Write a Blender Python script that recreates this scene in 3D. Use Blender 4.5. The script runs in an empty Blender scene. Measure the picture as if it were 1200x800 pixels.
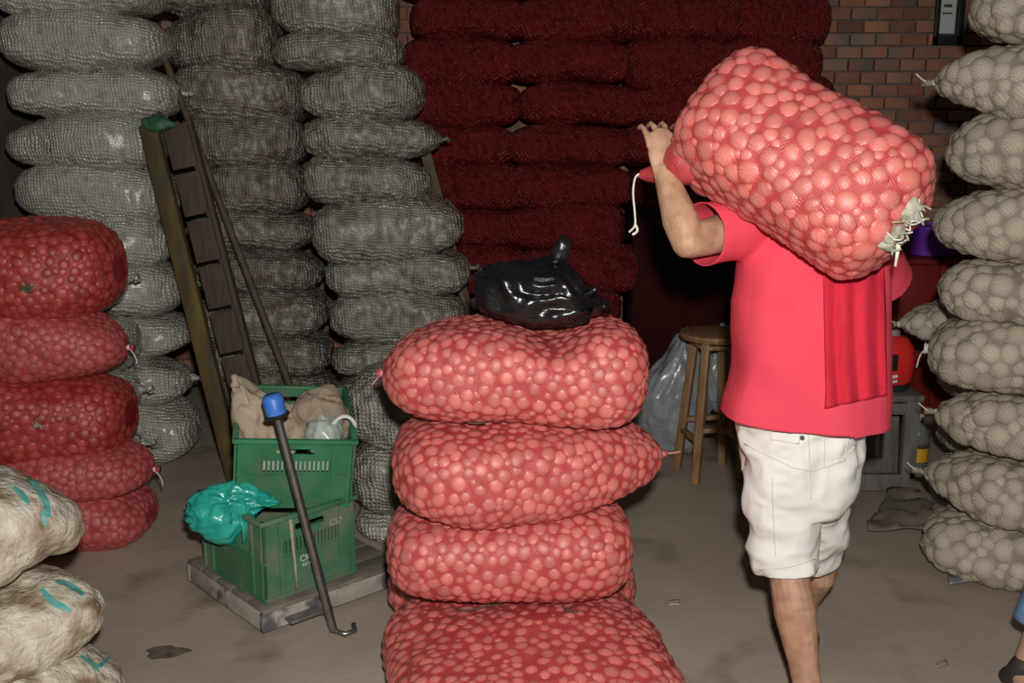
import bpy, bmesh, math, random
import numpy as np
from mathutils import Vector, Matrix, Euler
from mathutils.bvhtree import BVHTree

random.seed(7)
RNG = np.random.default_rng(11)
SC = bpy.context.scene
COL = SC.collection

# ------------------------------------------------------------------ camera, world, flash, exposure
FPX = 1200.0
CAM = Vector((0.0, 0.0, 1.59))
PITCH = math.atan(250.0 / FPX)
cam_data = bpy.data.cameras.new('camera')
cam_data.sensor_width = 36.0
cam_data.lens = 36.0
cam_data.clip_end = 60
cam = bpy.data.objects.new('camera', cam_data)
cam.location = CAM
cam.rotation_euler = (math.pi / 2 - PITCH, 0, 0)
COL.objects.link(cam)
SC.camera = cam

world = bpy.data.worlds.new('world')
SC.world = world
world.use_nodes = True
world.node_tree.nodes['Background'].inputs[0].default_value = (1.0, 0.93, 0.85, 1)
world.node_tree.nodes['Background'].inputs[1].default_value = 0.02

fl = bpy.data.lights.new('camera_flash', 'AREA')
fl.shape = 'DISK'
fl.size = 0.07
fl.energy = 88
fl.color = (1.0, 0.97, 0.92)
flash = bpy.data.objects.new('camera_flash', fl)
flash.location = (0.05, 0.0, 1.76)
flash.rotation_euler = (math.pi / 2 - PITCH * 0.75, 0, 0)
COL.objects.link(flash)

SC.view_settings.view_transform = 'Standard'
SC.view_settings.look = 'None'
SC.view_settings.exposure = 0.0
SC.view_settings.gamma = 1.0
SC.view_settings.use_curve_mapping = False

_F = Vector((0, math.cos(PITCH), -math.sin(PITCH)))
_U = Vector((0, math.sin(PITCH), math.cos(PITCH)))


def P(px, py, Y):
    """point of the room seen at a photo pixel, standing at depth Y"""
    d = _F + Vector((1, 0, 0)) * ((px - 600) / FPX) + _U * ((400 - py) / FPX)
    return CAM + d * (Y / d.y)


def G(px, py, z=0.0):
    """point at height z seen at a photo pixel"""
    d = _F + Vector((1, 0, 0)) * ((px - 600) / FPX) + _U * ((400 - py) / FPX)
    return CAM + d * ((z - CAM.z) / d.z)


def project(p):
    d = p - CAM
    w = d.dot(_F)
    return 600 + FPX * d.x / w, 400 - FPX * d.dot(_U) / w, w


# ------------------------------------------------------------------ materials
MATS = {}


def nd(nt, t, **kw):
    n = nt.nodes.new(t)
    for k, v in kw.items():
        setattr(n, k, v)
    return n


def mat(name, c1, c2=None, scale=20, rough=0.6, bump=0.0, bscale=120, spec=0.4, detail=4,
        stretch=(1, 1, 1), cap=None, weave=0.0, weave_n=260, metal=0.0, trans=0.0, spots=None,
        spot_scale=9, spot_lo=0.55, spot_hi=0.62, sheen=0.0, ramp=(0.35, 0.65), rnd=0.0, coat=0.0, coat_r=0.2,
        thread=None, thread_w=0.5, pitch=0.0065,
        dirs=((1.0, 0.35, 0.75), (-0.9, 0.4, 1.05))):
    """procedural principled material: two tone noise, optional second colour under the 'cap' attribute,
    optional woven thread relief, optional spots"""
    m = bpy.data.materials.new(name)
    m.use_nodes = True
    nt = m.node_tree
    b = nt.nodes['Principled BSDF']
    L = nt.links.new
    tc = nd(nt, 'ShaderNodeTexCoord')
    oi = nd(nt, 'ShaderNodeObjectInfo')
    vm = nd(nt, 'ShaderNodeVectorMath', operation='ADD')
    sc_ = nd(nt, 'ShaderNodeVectorMath', operation='SCALE')
    comb = nd(nt, 'ShaderNodeCombineXYZ')
    for i in range(3):
        L(oi.outputs['Random'], comb.inputs[i])
    L(comb.outputs[0], sc_.inputs[0])
    sc_.inputs['Scale'].default_value = 13.7
    L(tc.outputs['Object'], vm.inputs[0])
    L(sc_.outputs[0], vm.inputs[1])
    mp = nd(nt, 'ShaderNodeMapping')
    mp.inputs['Scale'].default_value = stretch
    L(vm.outputs[0], mp.inputs[0])
    nz = nd(nt, 'ShaderNodeTexNoise')
    nz.inputs['Scale'].default_value = scale
    nz.inputs['Detail'].default_value = detail
    L(mp.outputs[0], nz.inputs['Vector'])
    rp = nd(nt, 'ShaderNodeValToRGB')
    rp.color_ramp.elements[0].position = ramp[0]
    rp.color_ramp.elements[1].position = ramp[1]
    c2 = c2 or tuple(x * 0.8 for x in c1)
    rp.color_ramp.elements[0].color = (*c2, 1)
    rp.color_ramp.elements[1].color = (*c1, 1)
    L(nz.outputs['Fac'], rp.inputs[0])
    out = rp.outputs[0]
    if cap:
        at = nd(nt, 'ShaderNodeAttribute', attribute_name='cap')
        mx = nd(nt, 'ShaderNodeMix', data_type='RGBA')
        L(at.outputs['Fac'], mx.inputs[0])
        L(out, mx.inputs[6])
        mx.inputs[7].default_value = (*cap, 1)
        out = mx.outputs[2]
    if spots:
        n2 = nd(nt, 'ShaderNodeTexNoise')
        n2.inputs['Scale'].default_value = spot_scale
        n2.inputs['Detail'].default_value = 5
        L(vm.outputs[0], n2.inputs['Vector'])
        r2 = nd(nt, 'ShaderNodeValToRGB')
        r2.color_ramp.elements[0].position = spot_lo
        r2.color_ramp.elements[1].position = spot_hi
        L(n2.outputs['Fac'], r2.inputs[0])
        mx = nd(nt, 'ShaderNodeMix', data_type='RGBA')
        L(r2.outputs[0], mx.inputs[0])
        L(out, mx.inputs[6])
        mx.inputs[7].default_value = (*spots, 1)
        out = mx.outputs[2]
    if rnd:
        hs = nd(nt, 'ShaderNodeHueSaturation')
        gi = nd(nt, 'ShaderNodeNewGeometry')
        ad = nd(nt, 'ShaderNodeMath', operation='ADD')
        fr = nd(nt, 'ShaderNodeMath', operation='FRACT')
        L(oi.outputs['Random'], ad.inputs[0])
        L(gi.outputs['Random Per Island'], ad.inputs[1])
        L(ad.outputs[0], fr.inputs[0])
        mr = nd(nt, 'ShaderNodeMapRange')
        mr.inputs['To Min'].default_value = 1 - rnd
        mr.inputs['To Max'].default_value = 1 + rnd
        L(fr.outputs[0], mr.inputs['Value'])
        L(mr.outputs[0], hs.inputs['Value'])
        L(out, hs.inputs['Color'])
        out = hs.outputs[0]
    hgt = None
    if weave:
        ws = []
        for ax in ('X', 'Z'):
            w = nd(nt, 'ShaderNodeTexWave', bands_direction=ax)
            w.inputs['Scale'].default_value = weave_n / 6.28 * 0.5
            w.inputs['Distortion'].default_value = 1.2
            w.inputs['Detail'].default_value = 1
            L(tc.outputs['Object'], w.inputs['Vector'])
            ws.append(w)
        mm = nd(nt, 'ShaderNodeMath', operation='MAXIMUM')
        L(ws[0].outputs['Fac'], mm.inputs[0])
        L(ws[1].outputs['Fac'], mm.inputs[1])
        hgt = mm.outputs[0]
        mx = nd(nt, 'ShaderNodeMix', data_type='RGBA', blend_type='MULTIPLY')
        mx.inputs[0].default_value = weave
        L(out, mx.inputs[6])
        L(hgt, mx.inputs[7])
        out = mx.outputs[2]
    if thread:
        # knotted net drawn over everything in the sack: two crossing sets of threads, in metres
        gp = nd(nt, 'ShaderNodeNewGeometry')
        dn = nd(nt, 'ShaderNodeTexNoise')
        dn.inputs['Scale'].default_value = 14
        L(gp.outputs['Position'], dn.inputs['Vector'])
        ds = nd(nt, 'ShaderNodeVectorMath', operation='SCALE')
        ds.inputs['Scale'].default_value = 0.035
        L(dn.outputs['Color'], ds.inputs[0])
        da = nd(nt, 'ShaderNodeVectorMath', operation='ADD')
        L(gp.outputs['Position'], da.inputs[0])
        L(ds.outputs[0], da.inputs[1])
        ths = []
        for vec in dirs:
            dt = nd(nt, 'ShaderNodeVectorMath', operation='DOT_PRODUCT')
            L(da.outputs[0], dt.inputs[0])
            dt.inputs[1].default_value = vec
            mu = nd(nt, 'ShaderNodeMath', operation='MULTIPLY')
            mu.inputs[1].default_value = 6.2832 / pitch
            L(dt.outputs['Value'], mu.inputs[0])
            sn = nd(nt, 'ShaderNodeMath', operation='SINE')
            L(mu.outputs[0], sn.inputs[0])
            ths.append(sn)
        mxx = nd(nt, 'ShaderNodeMath', operation='MAXIMUM')
        L(ths[0].outputs[0], mxx.inputs[0])
        L(ths[1].outputs[0], mxx.inputs[1])
        mrr = nd(nt, 'ShaderNodeMapRange')
        mrr.inputs['From Min'].default_value = 0.2
        mrr.inputs['From Max'].default_value = 0.9
        mrr.inputs['To Max'].default_value = thread_w
        L(mxx.outputs[0], mrr.inputs['Value'])
        mx = nd(nt, 'ShaderNodeMix', data_type='RGBA')
        L(mrr.outputs[0], mx.inputs[0])
        L(out, mx.inputs[6])
        mx.inputs[7].default_value = (*thread, 1)
        out = mx.outputs[2]
        hgt = mxx.outputs[0]
    L(out, b.inputs['Base Color'])
    b.inputs['Roughness'].default_value = rough
    b.inputs['Specular IOR Level'].default_value = spec
    b.inputs['Metallic'].default_value = metal
    b.inputs['Transmission Weight'].default_value = trans
    b.inputs['Coat Weight'].default_value = coat
    b.inputs['Coat Roughness'].default_value = coat_r
    if bump:
        nb = nd(nt, 'ShaderNodeTexNoise')
        nb.inputs['Scale'].default_value = bscale
        nb.inputs['Detail'].default_value = 3
        L(mp.outputs[0], nb.inputs['Vector'])
        bp = nd(nt, 'ShaderNodeBump')
        bp.inputs['Strength'].default_value = bump
        bp.inputs['Distance'].default_value = 0.01
        if hgt:
            ma = nd(nt, 'ShaderNodeMath', operation='ADD')
            L(nb.outputs['Fac'], ma.inputs[0])
            L(hgt, ma.inputs[1])
            L(ma.outputs[0], bp.inputs['Height'])
        else:
            L(nb.outputs['Fac'], bp.inputs['Height'])
        L(bp.outputs[0], b.inputs['Normal'])
        if coat:
            bq = nd(nt, 'ShaderNodeBump')
            bq.inputs['Strength'].default_value = bump * 0.3
            bq.inputs['Distance'].default_value = 0.01
            L(nb.outputs['Fac'], bq.inputs['Height'])
            L(bq.outputs[0], b.inputs['Coat Normal'])
    MATS[name] = m
    return m


mat('floor_concrete', (0.50, 0.415, 0.34), (0.39, 0.32, 0.26), scale=2.2, rough=0.85, bump=0.12, bscale=35, spec=0.2, detail=9,
    spots=(0.26, 0.21, 0.17), spot_scale=3.1, spot_lo=0.58, spot_hi=0.74)
mat('mortar', (0.30, 0.275, 0.25), (0.20, 0.185, 0.17), scale=15, rough=0.95, spec=0.1)
mat('brick_clay', (0.50, 0.22, 0.14), (0.36, 0.19, 0.13), scale=9, rough=0.9, bump=0.3, bscale=60, spec=0.15, rnd=0.35,
    spots=(0.24, 0.21, 0.18), spot_scale=2.2, spot_lo=0.50, spot_hi=0.66)
mat('plaster_dark', (0.16, 0.145, 0.13), (0.11, 0.10, 0.09), scale=5, rough=0.95, spec=0.1)
# red onion nets
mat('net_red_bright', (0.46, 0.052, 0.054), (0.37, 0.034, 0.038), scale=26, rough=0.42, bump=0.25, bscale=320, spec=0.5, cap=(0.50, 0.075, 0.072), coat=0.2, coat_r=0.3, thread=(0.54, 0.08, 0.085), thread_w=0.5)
mat('onion_bright', (0.50, 0.075, 0.072), (0.43, 0.05, 0.05), scale=3, rough=0.40, spec=0.5, bump=0.12, bscale=7, rnd=0.2, cap=(0.67, 0.235, 0.195), spots=(0.70, 0.35, 0.31), spot_scale=2.6, spot_lo=0.60, spot_hi=0.78, thread=(0.46, 0.05, 0.056), thread_w=0.45)  # spots are pale pink glints painted into the colour
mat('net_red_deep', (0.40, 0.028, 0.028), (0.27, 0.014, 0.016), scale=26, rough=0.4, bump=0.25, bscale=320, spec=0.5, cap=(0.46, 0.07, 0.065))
mat('onion_deep', (0.40, 0.026, 0.026), (0.32, 0.018, 0.018), scale=3, rough=0.38, spec=0.55, bump=0.12, bscale=7, rnd=0.3, cap=(0.55, 0.11, 0.085), thread=(0.30, 0.014, 0.016), thread_w=0.6)
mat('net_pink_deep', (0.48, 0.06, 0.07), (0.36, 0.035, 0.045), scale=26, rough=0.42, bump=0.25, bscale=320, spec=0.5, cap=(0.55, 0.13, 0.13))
mat('onion_pink', (0.46, 0.055, 0.06), (0.38, 0.04, 0.045), scale=3, rough=0.42, spec=0.5, bump=0.12, bscale=7, rnd=0.2, cap=(0.60, 0.17, 0.155), thread=(0.38, 0.03, 0.04), thread_w=0.5)
mat('net_red_back', (0.38, 0.020, 0.024), (0.17, 0.007, 0.010), scale=9, rough=0.4, bump=0.9, bscale=130, spec=0.6, cap=(0.46, 0.045, 0.05), detail=7, spots=(0.55, 0.17, 0.16), spot_scale=70, spot_lo=0.60, spot_hi=0.72, thread=(0.12, 0.005, 0.007), thread_w=0.3, pitch=0.017)  # fine spots paint the shiny net's pinkish glints into the colour
# pale and grey nets
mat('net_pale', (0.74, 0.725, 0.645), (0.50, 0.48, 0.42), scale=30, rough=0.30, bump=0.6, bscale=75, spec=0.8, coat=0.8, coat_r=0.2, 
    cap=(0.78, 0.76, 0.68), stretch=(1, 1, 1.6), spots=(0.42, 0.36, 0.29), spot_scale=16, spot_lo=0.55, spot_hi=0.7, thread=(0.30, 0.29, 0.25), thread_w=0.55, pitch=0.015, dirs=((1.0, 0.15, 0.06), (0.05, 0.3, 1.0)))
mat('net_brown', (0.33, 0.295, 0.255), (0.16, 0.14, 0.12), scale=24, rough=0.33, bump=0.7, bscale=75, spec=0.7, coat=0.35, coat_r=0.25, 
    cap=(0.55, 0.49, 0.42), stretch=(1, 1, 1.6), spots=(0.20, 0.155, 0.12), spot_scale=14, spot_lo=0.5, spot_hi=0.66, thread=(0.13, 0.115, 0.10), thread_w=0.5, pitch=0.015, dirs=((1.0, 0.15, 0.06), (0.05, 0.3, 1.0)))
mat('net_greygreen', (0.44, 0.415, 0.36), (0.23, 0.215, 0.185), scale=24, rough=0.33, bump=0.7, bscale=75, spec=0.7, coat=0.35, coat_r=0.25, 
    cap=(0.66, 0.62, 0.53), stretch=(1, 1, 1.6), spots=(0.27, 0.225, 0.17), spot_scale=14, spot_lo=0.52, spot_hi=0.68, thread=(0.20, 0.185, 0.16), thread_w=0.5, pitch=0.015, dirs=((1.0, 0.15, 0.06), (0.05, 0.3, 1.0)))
mat('net_tan', (0.40, 0.35, 0.275), (0.28, 0.24, 0.185), scale=22, rough=0.55, bump=0.35, bscale=200, spec=0.35, cap=(0.44, 0.39, 0.32), thread=(0.24, 0.21, 0.165), thread_w=0.5, pitch=0.009)
mat('onion_tan', (0.43, 0.375, 0.29), (0.34, 0.295, 0.225), scale=3, rough=0.5, spec=0.4, bump=0.25, bscale=8, rnd=0.12, cap=(0.68, 0.60, 0.475), stretch=(1, 4, 1), thread=(0.27, 0.235, 0.18), thread_w=0.55, pitch=0.009)
mat('sack_white', (0.72, 0.685, 0.58), (0.48, 0.415, 0.315), scale=17, rough=0.55, bump=1.0, bscale=55, spec=0.35,
    spots=(0.25, 0.17, 0.10), spot_scale=11, spot_lo=0.50, spot_hi=0.68)
mat('print_teal', (0.05, 0.36, 0.33), (0.20, 0.45, 0.40), scale=40, rough=0.6, spec=0.3)
mat('twine_white', (0.78, 0.74, 0.66), (0.6, 0.56, 0.5), scale=60, rough=0.8)
mat('twine_green', (0.24, 0.27, 0.20), (0.46, 0.42, 0.34), scale=40, rough=0.7)
mat('fibre_green', (0.05, 0.17, 0.09), (0.03, 0.10, 0.06), scale=40, rough=0.6)
mat('twine_red', (0.6, 0.16, 0.16), (0.5, 0.3, 0.28), scale=60, rough=0.7)
# other things
mat('plastic_black', (0.006, 0.006, 0.007), (0.010, 0.010, 0.011), scale=8, rough=0.28, spec=0.5, bump=0.5, bscale=22)
mat('plastic_teal', (0.03, 0.46, 0.37), (0.02, 0.36, 0.29), scale=20, rough=0.28, spec=0.6, bump=0.3, bscale=30)
mat('plastic_clear_grey', (0.34, 0.365, 0.38), (0.24, 0.26, 0.275), scale=10, rough=0.25, spec=0.6, bump=0.3, bscale=24)
mat('crate_green', (0.045, 0.235, 0.105), (0.035, 0.165, 0.08), scale=7, rough=0.5, spec=0.4, spots=(0.16, 0.17, 0.12), spot_scale=6, spot_lo=0.52, spot_hi=0.75)
mat('crate_worn', (0.085, 0.24, 0.125), (0.06, 0.17, 0.09), scale=7, rough=0.6, spec=0.35, spots=(0.20, 0.185, 0.14), spot_scale=7, spot_lo=0.48, spot_hi=0.7)
mat('crate_mark', (0.42, 0.50, 0.40), (0.30, 0.40, 0.31), scale=60, rough=0.7)
mat('print_white', (0.7, 0.72, 0.66), (0.55, 0.6, 0.52), scale=80, rough=0.7)
mat('print_green_dark', (0.03, 0.22, 0.16), (0.05, 0.26, 0.18), scale=60, rough=0.7)
mat('sack_tan', (0.50, 0.40, 0.30), (0.36, 0.28, 0.20), scale=10, rough=0.75, bump=0.5, bscale=60, spec=0.25)
mat('sack_tan_back', (0.42, 0.33, 0.24), (0.31, 0.24, 0.18), scale=10, rough=0.75, bump=0.5, bscale=60, spec=0.25)
mat('trolley_wood', (0.25, 0.21, 0.175), (0.17, 0.14, 0.12), scale=12, rough=0.8, bump=0.3, bscale=50, stretch=(1, 6, 1))
mat('trolley_edge', (0.46, 0.42, 0.375), (0.32, 0.285, 0.25), scale=14, rough=0.7, bump=0.2, bscale=50, spots=(0.12, 0.11, 0.11), spot_scale=11, spot_lo=0.56, spot_hi=0.64)
mat('steel_dark', (0.40, 0.385, 0.38), (0.28, 0.27, 0.27), scale=30, rough=0.3, metal=0.9, spec=0.5)
mat('steel_grey', (0.30, 0.29, 0.28), (0.2, 0.19, 0.18), scale=40, rough=0.5, metal=0.6)
mat('grip_blue', (0.06, 0.22, 0.72), (0.05, 0.17, 0.60), scale=30, rough=0.4)
mat('wood_stool', (0.36, 0.205, 0.095), (0.24, 0.13, 0.06), scale=14, rough=0.45, spec=0.45, stretch=(4, 4, 0.6))
mat('wood_dark', (0.10, 0.068, 0.05), (0.065, 0.045, 0.034), scale=14, rough=0.75, stretch=(4, 4, 0.5))
mat('wood_ochre', (0.16, 0.115, 0.022), (0.07, 0.048, 0.03), scale=4, rough=0.7, stretch=(3, 3, 0.6))
mat('wood_pole', (0.125, 0.088, 0.052), (0.08, 0.056, 0.036), scale=18, rough=0.65)
mat('wood_grey', (0.19, 0.175, 0.16), (0.13, 0.12, 0.11), scale=12, rough=0.8, stretch=(3, 3, 0.6))
mat('paint_dark_red', (0.27, 0.020, 0.014), (0.20, 0.014, 0.010), scale=4, rough=0.6, spec=0.3)
mat('plastic_red', (0.80, 0.035, 0.03), (0.70, 0.03, 0.025), scale=5, rough=0.3, spec=0.5)
mat('plastic_dark', (0.03, 0.03, 0.032), (0.02, 0.02, 0.022), scale=12, rough=0.4)
mat('plastic_grey', (0.36, 0.35, 0.33), (0.28, 0.27, 0.26), scale=20, rough=0.5)
mat('plastic_purple', (0.28, 0.07, 0.66), (0.22, 0.05, 0.55), scale=4, rough=0.4)
mat('label_yellow', (0.80, 0.46, 0.03), (0.7, 0.38, 0.03), scale=20, rough=0.5)
mat('label_dark', (0.12, 0.07, 0.02), (0.1, 0.06, 0.02), scale=20, rough=0.5)
mat('bottle_clear', (0.20, 0.21, 0.20), (0.15, 0.16, 0.15), scale=20, rough=0.15, spec=0.6)
mat('paper_white', (0.78, 0.80, 0.78), (0.70, 0.72, 0.71), scale=12, rough=0.7)
mat('print_black', (0.05, 0.05, 0.05), (0.1, 0.1, 0.1), scale=12, rough=0.7)
mat('cardboard', (0.235, 0.195, 0.155), (0.18, 0.148, 0.118), scale=9, rough=0.9)
# people
mat('skin', (0.52, 0.31, 0.21), (0.48, 0.28, 0.18), scale=14, rough=0.55, spec=0.35, bump=0.08, bscale=90)
mat('skin_leg', (0.51, 0.30, 0.20), (0.36, 0.195, 0.12), scale=26, rough=0.55, spec=0.3, bump=0.1, bscale=120)
mat('cloth_coral', (0.76, 0.072, 0.11), (0.71, 0.062, 0.098), scale=6, rough=0.85, spec=0.15)
mat('cloth_red', (0.62, 0.028, 0.055), (0.52, 0.02, 0.042), scale=7, rough=0.85, spec=0.15, stretch=(5, 5, 0.6))
mat('cloth_white', (0.80, 0.785, 0.75), (0.72, 0.70, 0.655), scale=7, rough=0.85, spec=0.15, bump=0.1, bscale=200)
mat('cloth_stitch', (0.72, 0.69, 0.64), (0.66, 0.63, 0.58), scale=40, rough=0.9)
mat('denim', (0.20, 0.33, 0.55), (0.10, 0.18, 0.36), scale=22, rough=0.85, bump=0.2, bscale=200)
mat('hair', (0.02, 0.015, 0.012), (0.03, 0.022, 0.018), scale=60, rough=0.6)
mat('shoe_dark', (0.035, 0.03, 0.03), (0.05, 0.045, 0.045), scale=20, rough=0.6)
mat('eye_white', (0.75, 0.73, 0.7), (0.7, 0.68, 0.65), scale=20, rough=0.3)
mat('lip', (0.42, 0.19, 0.15), (0.38, 0.17, 0.13), scale=20, rough=0.5)
mat('cloth_grey', (0.22, 0.24, 0.27), (0.18, 0.2, 0.22), scale=20, rough=0.9)


# ------------------------------------------------------------------ mesh helpers
class MB:
    """collects shapes; build() links them as one mesh object"""

    def __init__(self):
        self.v, self.f = [], []

    def add(self, verts, faces):
        o = len(self.v)
        self.v += [tuple(p) for p in verts]
        self.f += [tuple(i + o for i in q) for q in faces]
        return self

    def box(self, c, s, rot=None, bev=0.0):
        hx, hy, hz = s[0] / 2, s[1] / 2, s[2] / 2
        b = min(bev, hx * .9, hy * .9, hz * .9)
        vs, fs = [], []
        if b <= 0:
            vs = [Vector((x * hx, y * hy, z * hz)) for x in (-1, 1) for y in (-1, 1) for z in (-1, 1)]
            fs = [(0, 1, 3, 2), (4, 6, 7, 5), (0, 4, 5, 1), (2, 3, 7, 6), (0, 2, 6, 4), (1, 5, 7, 3)]
        else:
            bm = bmesh.new()
            bmesh.ops.create_cube(bm, size=1)
            bmesh.ops.scale(bm, vec=(2 * hx, 2 * hy, 2 * hz), verts=bm.verts)
            bmesh.ops.bevel(bm, geom=bm.edges[:], offset=b, segments=2, affect='EDGES', profile=0.5)
            bm.verts.index_update()
            vs = [v.co.copy() for v in bm.verts]
            fs = [[v.index for v in f.verts] for f in bm.faces]
            bm.free()
        M = rot if rot is not None else Matrix.Identity(3)
        c = Vector(c)
        return self.add([M @ v + c for v in vs], fs)

    def tube(self, pts, rad, n=10, cap=True, flat=None, up=None):
        """swept tube; rad scalar or list; flat = ratio of second axis"""
        pts = [Vector(p) for p in pts]
        if not isinstance(rad, (list, tuple)):
            rad = [rad] * len(pts)
        rings = []
        ref = Vector(up) if up else Vector((0.31, 0.17, 0.93))
        for i, p in enumerate(pts):
            a = pts[max(i - 1, 0)]
            b = pts[min(i + 1, len(pts) - 1)]
            t = (b - a).normalized()
            if abs(t.dot(ref)) > 0.97:
                ref = Vector((1, 0.2, 0.1))
            s = t.cross(ref).normalized()
            w = s.cross(t).normalized()
            fl_ = flat if flat else 1.0
            rings.append([p + s * (math.cos(k * math.tau / n) * rad[i]) + w * (math.sin(k * math.tau / n) * rad[i] * fl_) for k in range(n)])
        o = []
        fs = []
        for r in rings:
            o += r
        for i in range(len(pts) - 1):
            for k in range(n):
                k2 = (k + 1) % n
                fs.append((i * n + k, i * n + k2, (i + 1) * n + k2, (i + 1) * n + k))
        if cap:
            fs.append(tuple(reversed(range(n))))
            fs.append(tuple((len(pts) - 1) * n + k for k in range(n)))
        return self.add(o, fs)

    def cord(self, pts, rad, n=6, k=6):
        pts = [Vector(p) for p in pts]
        q = [pts[0]] + pts + [pts[-1]]
        out = []
        for i in range(1, len(q) - 2):
            a, b, c, d = q[i - 1], q[i], q[i + 1], q[i + 2]
            for j in range(k):
                t = j / k
                out.append(0.5 * ((2 * b) + (c - a) * t + (2 * a - 5 * b + 4 * c - d) * t * t + (3 * b - a - 3 * c + d) * t ** 3))
        out.append(pts[-1])
        return self.tube(out, rad, n=n)

    def capsule(self, pts, rad, n=14, flat=None, up=None):
        """tube whose ends are rounded"""
        pts = [Vector(p) for p in pts]
        if not isinstance(rad, (list, tuple)):
            rad = [rad] * len(pts)
        d0 = (pts[0] - pts[1]).normalized()
        d1 = (pts[-1] - pts[-2]).normalized()
        A, RA = [], []
        for a in (85, 60, 30):
            A.append(pts[0] + d0 * rad[0] * math.sin(math.radians(a)))
            RA.append(max(rad[0] * math.cos(math.radians(a)), 1e-4))
        B, RB = [], []
        for a in (30, 60, 85):
            B.append(pts[-1] + d1 * rad[-1] * math.sin(math.radians(a)))
            RB.append(max(rad[-1] * math.cos(math.radians(a)), 1e-4))
        return self.tube(A + pts + B, RA + list(rad) + RB, n=n, flat=flat, up=up)

    def lathe(self, prof, n=20, c=(0, 0, 0), rot=None):
        M = rot if rot is not None else Matrix.Identity(3)
        c = Vector(c)
        vs, fs = [], []
        for r, z in prof:
            for k in range(n):
                vs.append(M @ Vector((r * math.cos(k * math.tau / n), r * math.sin(k * math.tau / n), z)) + c)
        for i in range(len(prof) - 1):
            for k in range(n):
                k2 = (k + 1) % n
                fs.append((i * n + k, i * n + k2, (i + 1) * n + k2, (i + 1) * n + k))
        fs.append(tuple(reversed(range(n))))
        fs.append(tuple((len(prof) - 1) * n + k for k in range(n)))
        return self.add(vs, fs)

    def loft(self, rings):
        """closed loft of rings with the same number of points"""
        n = len(rings[0])
        vs = [p for r in rings for p in r]
        fs = []
        for i in range(len(rings) - 1):
            for k in range(n):
                k2 = (k + 1) % n
                fs.append((i * n + k, i * n + k2, (i + 1) * n + k2, (i + 1) * n + k))
        fs.append(tuple(reversed(range(n))))
        fs.append(tuple((len(rings) - 1) * n + k for k in range(n)))
        return self.add(vs, fs)

    def mesh(self, name, smooth=None):
        me = bpy.data.meshes.new(name)
        me.from_pydata(self.v, [], self.f)
        me.validate()
        bm = bmesh.new()
        bm.from_mesh(me)
        bmesh.ops.recalc_face_normals(bm, faces=bm.faces[:])
        bm.to_mesh(me)
        bm.free()
        if smooth is not None:
            shade(me, smooth)
        return me

    def build(self, name, m, parent=None, smooth=40):
        return link(name, self.mesh(name, smooth), m, parent)


def shade(me, angle):
    """smooth faces, sharp edges beyond the angle"""
    me.polygons.foreach_set('use_smooth', [True] * len(me.polygons))
    if angle < 180:
        bm = bmesh.new()
        bm.from_mesh(me)
        lim = math.radians(angle)
        for e in bm.edges:
            if len(e.link_faces) == 2 and e.calc_face_angle(0) > lim:
                e.smooth = False
        bm.to_mesh(me)
        bm.free()


def link(name, me, m, parent=None):
    o = bpy.data.objects.new(name, me)
    if m is not None and len(me.materials) == 0:
        me.materials.append(MATS[m] if isinstance(m, str) else m)
    COL.objects.link(o)
    if parent:
        o.parent = parent
    return o


def tag(o, label, cat, group=None, kind=None):
    if label:
        o['label'] = label
    if cat:
        o['category'] = cat
    if group:
        o['group'] = group
    if kind:
        o['kind'] = kind
    return o


def thing(name, label, cat, loc=(0, 0, 0), rot=(0, 0, 0), group=None):
    o = bpy.data.objects.new(name, None)
    o.empty_display_size = 0.1
    COL.objects.link(o)
    o.location = loc
    o.rotation_euler = rot
    return tag(o, label, cat, group)


def remeshed(mb, name, voxel, smooth=4, factor=0.5):
    me = mb.mesh(name)
    o = bpy.data.objects.new(name, me)
    COL.objects.link(o)
    r = o.modifiers.new('r', 'REMESH')
    r.mode = 'VOXEL'
    r.voxel_size = voxel
    s = o.modifiers.new('s', 'SMOOTH')
    s.iterations = smooth
    s.factor = factor
    dg = bpy.context.evaluated_depsgraph_get()
    dg.update()
    out = bpy.data.meshes.new_from_object(o.evaluated_get(dg))
    out.name = name
    bpy.data.objects.remove(o)
    bpy.data.meshes.remove(me)
    out.polygons.foreach_set('use_smooth', [True] * len(out.polygons))
    return out


# numpy value noise
_LAT = RNG.uniform(-1, 1, (32, 32, 32))


def vnoise(p, seed=0):
    p = np.asarray(p, float) + seed * 7.31
    i = np.floor(p).astype(int)
    f = p - i
    f = f * f * (3 - 2 * f)
    r = 0
    for dx in (0, 1):
        for dy in (0, 1):
            for dz in (0, 1):
                w = (f[:, 0] if dx else 1 - f[:, 0]) * (f[:, 1] if dy else 1 - f[:, 1]) * (f[:, 2] if dz else 1 - f[:, 2])
                r = r + w * _LAT[(i[:, 0] + dx) % 32, (i[:, 1] + dy) % 32, (i[:, 2] + dz) % 32]
    return r


def displace(me, fn):
    n = len(me.vertices)
    co = np.empty(n * 3)
    no = np.empty(n * 3)
    me.vertices.foreach_get('co', co)
    me.vertices.foreach_get('normal', no)
    co = co.reshape(-1, 3)
    no = no.reshape(-1, 3)
    co = fn(co, no)
    me.vertices.foreach_set('co', co.ravel())
    me.update()


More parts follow.
